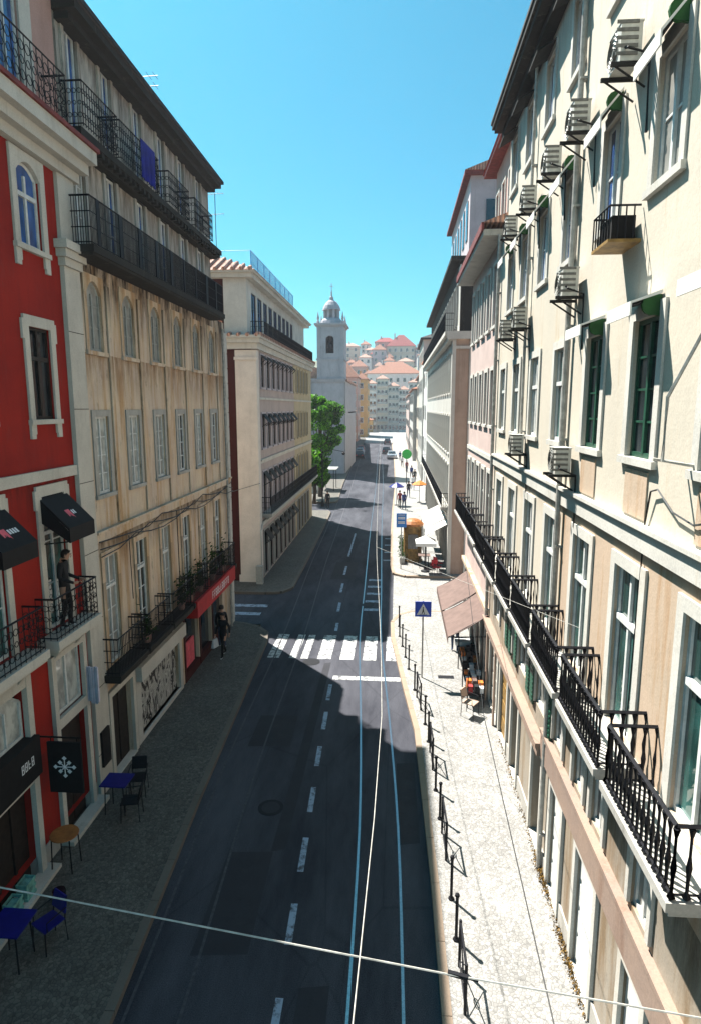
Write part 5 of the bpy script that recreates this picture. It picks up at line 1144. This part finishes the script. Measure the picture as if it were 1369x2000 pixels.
for z0, z1, d in ((13.0, 13.3, .18), (16.0, 16.2, .12), (20.5, 20.7, .15), (20.7, 20.95, .35), (13.3, 13.45, .28)): b.box((-11.15 if z0 > 15 else -11.8) - d, -7.4 + d, 89.6 - d, 94.3 + d, z0, z1)
for x in (-11.13, -7.85): b.box(x, x + .42, 89.5, 89.62, 13.4, 20.5)
b.build('cornice', 'church_stone', ch)
for x in (-11.0, -7.6):
    for y in (90, 94): b = MB(); b.lathe((x, y, 20.95), [(.22, 0), (.22, .3), (.1, .4), (.2, .7), (.12, 1.0), (.02, 1.6)], 8); b.build('pinnacle', 'church_stone', ch)
b = MB(); c = (-9.3, 91.8, 20.95)
b.lathe(c, [(1.6, 0), (1.5, .5), (1.15, .9)], 16)
for k in range(8): a = k * math.pi / 4 + .4; b.box(c[0] + 1.0 * math.cos(a) - .16, c[0] + 1.0 * math.cos(a) + .16, c[1] + 1.0 * math.sin(a) - .16, c[1] + 1.0 * math.sin(a) + .16, 21.8, 23.0)
b.lathe((c[0], c[1], 21.8), [(.75, 0), (.75, 1.2)], 12); b.lathe((c[0], c[1], 22.95), [(1.3, 0), (1.25, .2), (1.1, .6), (.75, 1.1), (.3, 1.4), (.28, 1.75), (.12, 1.95), (.1, 2.5), (.02, 2.7)], 16)
b.tube([(c[0], c[1], 25.6), (c[0], c[1], 26.6)], .05, 5); b.tube([(c[0] - .3, c[1], 26.2), (c[0] + .3, c[1], 26.2)], .04, 5); b.build('lantern', 'church_stone', ch, smooth=False)
# ================================================================== FAR HOUSES
def win_small(F, par, u, z, w, h, pm='pane_dark', fm='white_trim'):
    def mk():
        b = MB(); b.box(.01, .05, -w / 2 - .12, w / 2 + .12, -.12, h + .14, 0); b.box(.051, .06, -w / 2, w / 2, 0, h, 1); return b.mesh('window', [fm, pm])
    return F.put('window', cached(('ws', w, h, pm, fm), mk), par, u, z)
def house(name, lab, x0, x1, y0, y1, z0, z1, wall, rmat, rh, cols, rws, side=0, group=None, fm='white_trim', ww=1.0, wh=1.5, balc=False):
    t = thing(name, lab, 'building', ((x0 + x1) / 2, y0, z0), group); b = MB(); b.box(x0, x1, y0, y1, z0 - 3, z1); b.build('wall', wall, t)
    b = MB(); o = .35; e = [(x0 - o, y0 - o, z1), (x1 + o, y0 - o, z1), (x1 + o, y1 + o, z1), (x0 - o, y1 + o, z1)]; e2 = [(a, c, d + .2) for a, c, d in e]
    b.hexa(e, e2); w = x1 - x0; d = y1 - y0; cx = (x0 + x1) / 2; cyy = (y0 + y1) / 2; k = min(w, d) / 2
    if w > d: r2 = [(x0 + k, cyy, z1 + .2 + rh), (x1 - k + .01, cyy, z1 + .2 + rh)]
    else: r2 = [(cx, y0 + k, z1 + .2 + rh), (cx, y1 - k + .01, z1 + .2 + rh)]
    if w > d: b.add(e2 + r2, [(0, 1, 5, 4), (1, 2, 5), (2, 3, 4, 5), (3, 0, 4)])
    else: b.add(e2 + r2, [(0, 1, 4), (1, 2, 5, 4), (2, 3, 5), (3, 0, 4, 5)])
    rf = b.build('roof', rmat, t)
    b = MB(); b.box(x0 + w * .25, x0 + w * .25 + .6, y0 + d * .4, y0 + d * .4 + .9, z1 + rh * .3, z1 + rh + .9); b.build('chimney', wall, rf)
    F = Fac('N', y0); hh = (z1 - z0) / rws
    for i in range(cols):
        for j in range(rws):
            u = x0 + w * (i + .5) / cols; z = z0 + hh * j + hh * .25; win_small(F, t, u, z, ww, min(wh, hh * .6))
    if balc:
        for j in range(1, rws):
            b = MB(); z = z0 + hh * j + hh * .18; b.box(x0 + .4, x1 - .4, y0 - .8, y0, z - .12, z); b.box(x0 + .4, x1 - .4, y0 - .82, y0 - .76, z, z + .75, 1); b.build('balcony', ['white_trim', 'grey_paint'], t)
    if side:
        G_ = Fac('L', x1) if side > 0 else Fac('R', x0)
        n = max(1, int(d / 3.2))
        for i in range(n):
            for j in range(rws): win_small(G_, t, y0 + d * (i + .5) / n, z0 + hh * j + hh * .25, ww, min(wh, hh * .6))
    return t
house('town_house', 'weathered white house just past the grey-white building on the right', 3.2, 12, 66.2, 78, 0, 14.5, 'white_plaster', 'roof_tile', 2, 2, 4, -1)
house('town_house', 'tall dark-stained grey house in the right-hand row past the weathered white one', 3.05, 12, 78.3, 92, 0, 17.5, 'grey_plaster', 'roof_dark', 2, 2, 5, -1)
house('town_house', 'pale yellow house in the distant right-hand row', 3.4, 13, 92.3, 112, 0, 14, 'cream_plaster', 'roof_tile', 2, 2, 4, -1)
house('town_house', 'grey house near the far end of the right-hand row', 2.8, 13, 112.3, 140, 0, 12.5, 'grey_plaster', 'roof_tile', 2, 2, 4, -1)
house('town_house', 'last pinkish house of the right-hand row before the square', 2.6, 13, 140.3, 182, 0, 12, 'pink_plaster', 'roof_pale', 2, 2, 3, -1)
t = thing('yellow_terrace', 'long low ochre-yellow building beyond the church on the left', 'building', (-10, 113, 0))
b = MB(); b.hexa([(-8.4, 112.5, 0), (-11.0, 170, 0), (-24, 170, 0), (-24, 112.5, 0)], [(-8.4, 112.5, 8.4), (-11.0, 170, 8.4), (-24, 170, 8.4), (-24, 112.5, 8.4)]); b.build('wall', 'yellow_plaster', t)
b = MB(); b.hexa([(-8.0, 112.2, 8.4), (-10.7, 170.2, 8.4), (-24, 170.2, 8.4), (-24, 112.2, 8.4)], [(-8.0, 112.2, 8.65), (-10.7, 170.2, 8.65), (-24, 170.2, 8.65), (-24, 112.2, 8.65)]); b.build('roof', 'roof_pale', t)
for j in (0, 1):
    for i in range(15): b = MB(); y = 115 + i * 3.6; x = -8.4 - (y - 112.5) * 2.6 / 57.5; b.box(x - .5, x + .06, y, y + 1.2, 1.2 + j * 3.7, 3.2 + j * 3.7); b.build('window', 'pane_dark', t)
house('church_house', 'small ochre house with a bright red roof right of the church tower', -9.6, -7.6, 96.5, 111.5, 0, 8.6, 'yellow_plaster', 'roof_red', 1.6, 1, 2, 1)
house('town_house', 'salmon house with tiled roof rising behind the red roof by the church', -17, -10.8, 176, 188, 0, 17.5, 'rose_plaster', 'roof_tile', 4, 3, 5, 1)
house('town_house', 'narrow orange house at the left end of the distant square', -13.2, -9.4, 204, 218, 0, 18.2, 'orange_plaster', 'roof_tile', 2, 1, 5, 1)
house('low_shop', 'low yellow shop at the far left corner of the square', -14, -9.2, 243, 249, 0, 4.6, 'orange_plaster', 'roof_tile', .8, 3, 1)
cols_ = [(-12.5, -8.2, 18.6, 'white_plaster', 'palest apartment block facing down the street, leftmost in the distant row', 3), (-8.1, -3.6, 20.4, 'cream_plaster', 'cream apartment block with balconies, second from the left in the distant row', 3), (-3.5, .6, 17.6, 'grey_plaster', 'greyish apartment block in the middle of the distant row', 3),
         (.7, 4.4, 16.2, 'white_plaster', 'white apartment block right of the greyish one in the distant row', 3), (4.5, 10, 19.0, 'grey_plaster', 'rightmost apartment block of the distant row, half hidden by the right-hand houses', 3)]
for x0, x1, h, wm, lab, c in cols_: house('apartment_block', lab, x0, x1, 253, 262, 0, h, wm, 'roof_pale', 1.5, c, 6, balc=True, ww=.9, wh=1.6)
house('apartment_block', 'long block with a broad salmon tiled roof above the distant row', -12.5, 10, 268, 284, 10, 23.2, 'white_plaster', 'roof_tile', 5.2, 8, 3)
# hill
b = MB(); nx, ny = 50, 34; rr = random.Random(2)
def hz(x, y): return max(-.3, min(1, (y - 262) / 150) ** .9 * 40 if y > 262 else -.3) + (1.5 * math.sin(x * .05) + 2 * math.sin(x * .021 + 1)) * max(0, min(1, (y - 270) / 60))
vs = []; fs = []
for j in range(ny + 1):
    for i in range(nx + 1):
        x = -300 + 600 * i / nx; y = 262 + 400 * j / ny; vs.append((x, y, hz(x, y)))
for j in range(ny):
    for i in range(nx): q = j * (nx + 1) + i; fs.append((q, q + 1, q + nx + 2, q + nx + 1))
b.add(vs, fs); tag(b.build('hill', 'hill_green', smooth=True), kind='structure')
hl = [(-20, -14.8, 352, 360, 38, 43, 'white_plaster', 'roof_tile', 2, 'white skyline house left of the long dark red roof'), (-14, -9.5, 334, 340, 33, 36.5, 'cream_plaster', 'roof_red', 1.8, 'small cream house with a red roof tucked under the long dark red roof'),
      (-10.5, -6.5, 296, 302, 20, 28, 'cream_plaster', 'roof_pale', 2, 'cream house rising just behind the left end of the broad tiled roof'), (-5.8, -2.2, 318, 324, 28, 33.5, 'rose_plaster', 'roof_tile', 2, 'rose coloured house squeezed between the mauve and the cream hilltop houses'),
      (-25, -20, 318, 325, 26, 31, 'rose_plaster', 'roof_tile', 1.8, 'rose coloured house at mid height near the bell tower'), (-19, -14.5, 306, 311, 23, 27.5, 'white_plaster', 'roof_red', 1.6, 'little white house with a red roof above the brick coloured one'),
      (8.5, 14, 330, 338, 33, 38.5, 'lilac_plaster', 'roof_tile', 2, 'mauve house right of the cream hilltop house'),
      (-5.5, 9, 330, 342, 33, 40, 'cream_plaster', 'roof_red', 6, 'large cream house with a red hipped roof crowning the hill'), (-12.5, -5.8, 322, 332, 28, 37.5, 'lilac_plaster', 'roof_tile', 3, 'mauve house with tiled roof left of the cream hilltop house'),
      (-12, -1, 345, 352, 37, 43.5, 'rose_plaster', 'roof_red', 2.5, 'long dark red roofed house on the hill skyline'), (-19, -12.8, 318, 328, 27, 33.5, 'white_plaster', 'roof_pale', 2, 'small white house at mid height on the hill, left of the mauve one'),
      (-27, -19.5, 330, 340, 31, 40, 'cream_plaster', 'roof_pale', 2, 'broad cream house on the hill right of the bell tower'), (-33, -24, 352, 362, 37, 43, 'lilac_plaster', 'church_stone', 1, 'bluish grey flat house on the skyline right of the bell tower'),
      (-22, -14, 300, 309, 20, 28, 'rose_plaster', 'roof_tile', 3.5, 'brick coloured house with tiled roof low on the hill'), (-15, -11, 290, 296, 14, 24, 'orange_plaster', 'roof_tile', 2, 'tall narrow orange house low on the hill'),
      (-17.5, -11, 345, 352, 36, 39.5, 'white_plaster', 'roof_pale', 1.5, 'low white house just under the skyline'), (-40, -30, 325, 336, 30, 37, 'white_plaster', 'roof_tile', 2, 'white house on the hill behind the bell tower'),
      (9.5, 18, 312, 322, 25, 34, 'white_plaster', 'roof_tile', 2, 'white house on the right shoulder of the hill'), (-6.5, -1.5, 306, 314, 22, 31, 'white_plaster', 'roof_tile', 2, 'white house between the broad salmon roof and the mauve house'), (0, 7.5, 304, 312, 22, 30.5, 'cream_plaster', 'roof_pale', 2, 'cream house just above the right part of the broad salmon roof'),
      (-28, -22.5, 305, 313, 20, 27, 'grey_plaster', 'roof_tile', 2, 'grey house low on the hill beside the bell tower')]
for x0, x1, y0, y1, z0, z1, wm, rm, rh, lab in hl: house('hill_house', lab, x0, x1, y0, y1, z0, z1, wm, rm, rh, max(2, int((x1 - x0) / 2.6)), max(2, int((z1 - z0) / 3)), group='houses on the hill')
for i, (x, y, s, lab) in enumerate(((-10.5, 312, 5, 'dark tree low on the hill between the houses'), (-24, 322, 6, 'dark tree on the hill right of the bell tower'), (-2.5, 352, 4, 'small tree on the skyline beside the red hipped roof'), (-13.2, 330, 4.5, 'round tree between the mauve house and the small white house on the hill'), (-17, 300, 4, 'tree in front of the brick coloured hill house'), (8.5, 300, 5, 'dark tree at the right end of the broad tiled roof'), (-21, 345, 4, 'tree just below the skyline right of the bell tower'))):
    tree((x, y, hz(x, y)), s, (s * .45, s * .45, s * .4), 1500, lab, 20 + i, .4, 'trees on the hill')
# ================================================================== CARS
def car(x, y, rz, paint, lab, group='cars far up the street'):
    t = thing('car', lab, 'car', (x, y, 0), group); t.rotation_euler = (0, 0, rz)
    def bl(b, n, m, par=t, sm=False):
        o = bpy.data.objects.new(n, b.mesh(n, [m] if isinstance(m, str) else m, sm)); COL.objects.link(o); o.parent = par; return o
    b = MB(); pr = [(-2.0, .3), (-2.05, .75), (-1.9, .92), (-1.1, .98), (1.1, .98), (1.95, .86), (2.05, .6), (2.0, .3)]
    b.hexa([(-.84, a, z) for a, z in pr], [(.84, a, z) for a, z in pr]); b.hexa([(-.78, -1.7, .97), (.78, -1.7, .97), (.78, .9, .97), (-.78, .9, .97)], [(-.62, -1.25, 1.44), (.62, -1.25, 1.44), (.62, .25, 1.44), (-.62, .25, 1.44)]); bd = bl(b, 'body', paint)
    b = MB(); 
    b.quad((-.64, -1.72, 1.02), (.64, -1.72, 1.02), (.54, -1.36, 1.38), (-.54, -1.36, 1.38)); b.quad((-.66, .87, 1.02), (.66, .87, 1.02), (.55, .34, 1.39), (-.55, .34, 1.39))
    for s in (-1, 1): b.quad((s * .785, -1.4, 1.02), (s * .785, .65, 1.02), (s * .655, .18, 1.38), (s * .655, -1.15, 1.38))
    bl(b, 'glass', 'pane_dark')
    for s in (-1, 1):
        for yy in (-1.25, 1.3):
            b = MB(); b.tube([(s * .68, yy, .31), (s * .87, yy, .31)], .31, 14); w = bl(b, 'wheel', 'rubber'); b = MB(); b.tube([(s * .871, yy, .31), (s * .885, yy, .31)], .18, 10); bl(b, 'rim', 'steel', w)
        b = MB(); b.box(s * .55 - .14, s * .55 + .14, -2.07, -2.02, .62, .78); bl(b, 'tail_light', 'tail_light'); b = MB(); b.box(s * .58 - .14, s * .58 + .14, 1.98, 2.07, .6, .74); bl(b, 'headlight', 'white_mark')
car(-2.1, 131, .02, 'car_dark', 'nearer of the two dark cars driving away in the middle of the far street')
car(-2.4, 165, .02, 'car_dark', 'farther of the two dark cars in the middle of the far street')
car(-6.9, 119, .03, 'car_dark', 'dark car parked first by the long low yellow building'); car(-7.3, 127, .03, 'car_silver', 'silver car parked behind the dark one by the low yellow building'); car(-7.6, 135, .03, 'car_red', 'dark red car parked farthest along the low yellow building')
car(-.9, 118, 3.2, 'car_silver', 'silver car at the right kerb far up the street')

# ================================================================== HAZE
m = bpy.data.materials.new('haze'); m.use_nodes = True; MATS['haze'] = m; n = m.node_tree.nodes; n.remove(n['Principled BSDF'])
pv = n.new('ShaderNodeVolumePrincipled'); pv.inputs['Color'].default_value = (.86, .90, 1, 1); pv.inputs['Density'].default_value = .00045; pv.inputs['Anisotropy'].default_value = .3
m.node_tree.links.new(pv.outputs[0], n['Material Output'].inputs['Volume'])
b = MB(); b.box(-420, 420, -30, 700, -4.5, 75); tag(b.build('haze', 'haze'), kind='stuff')
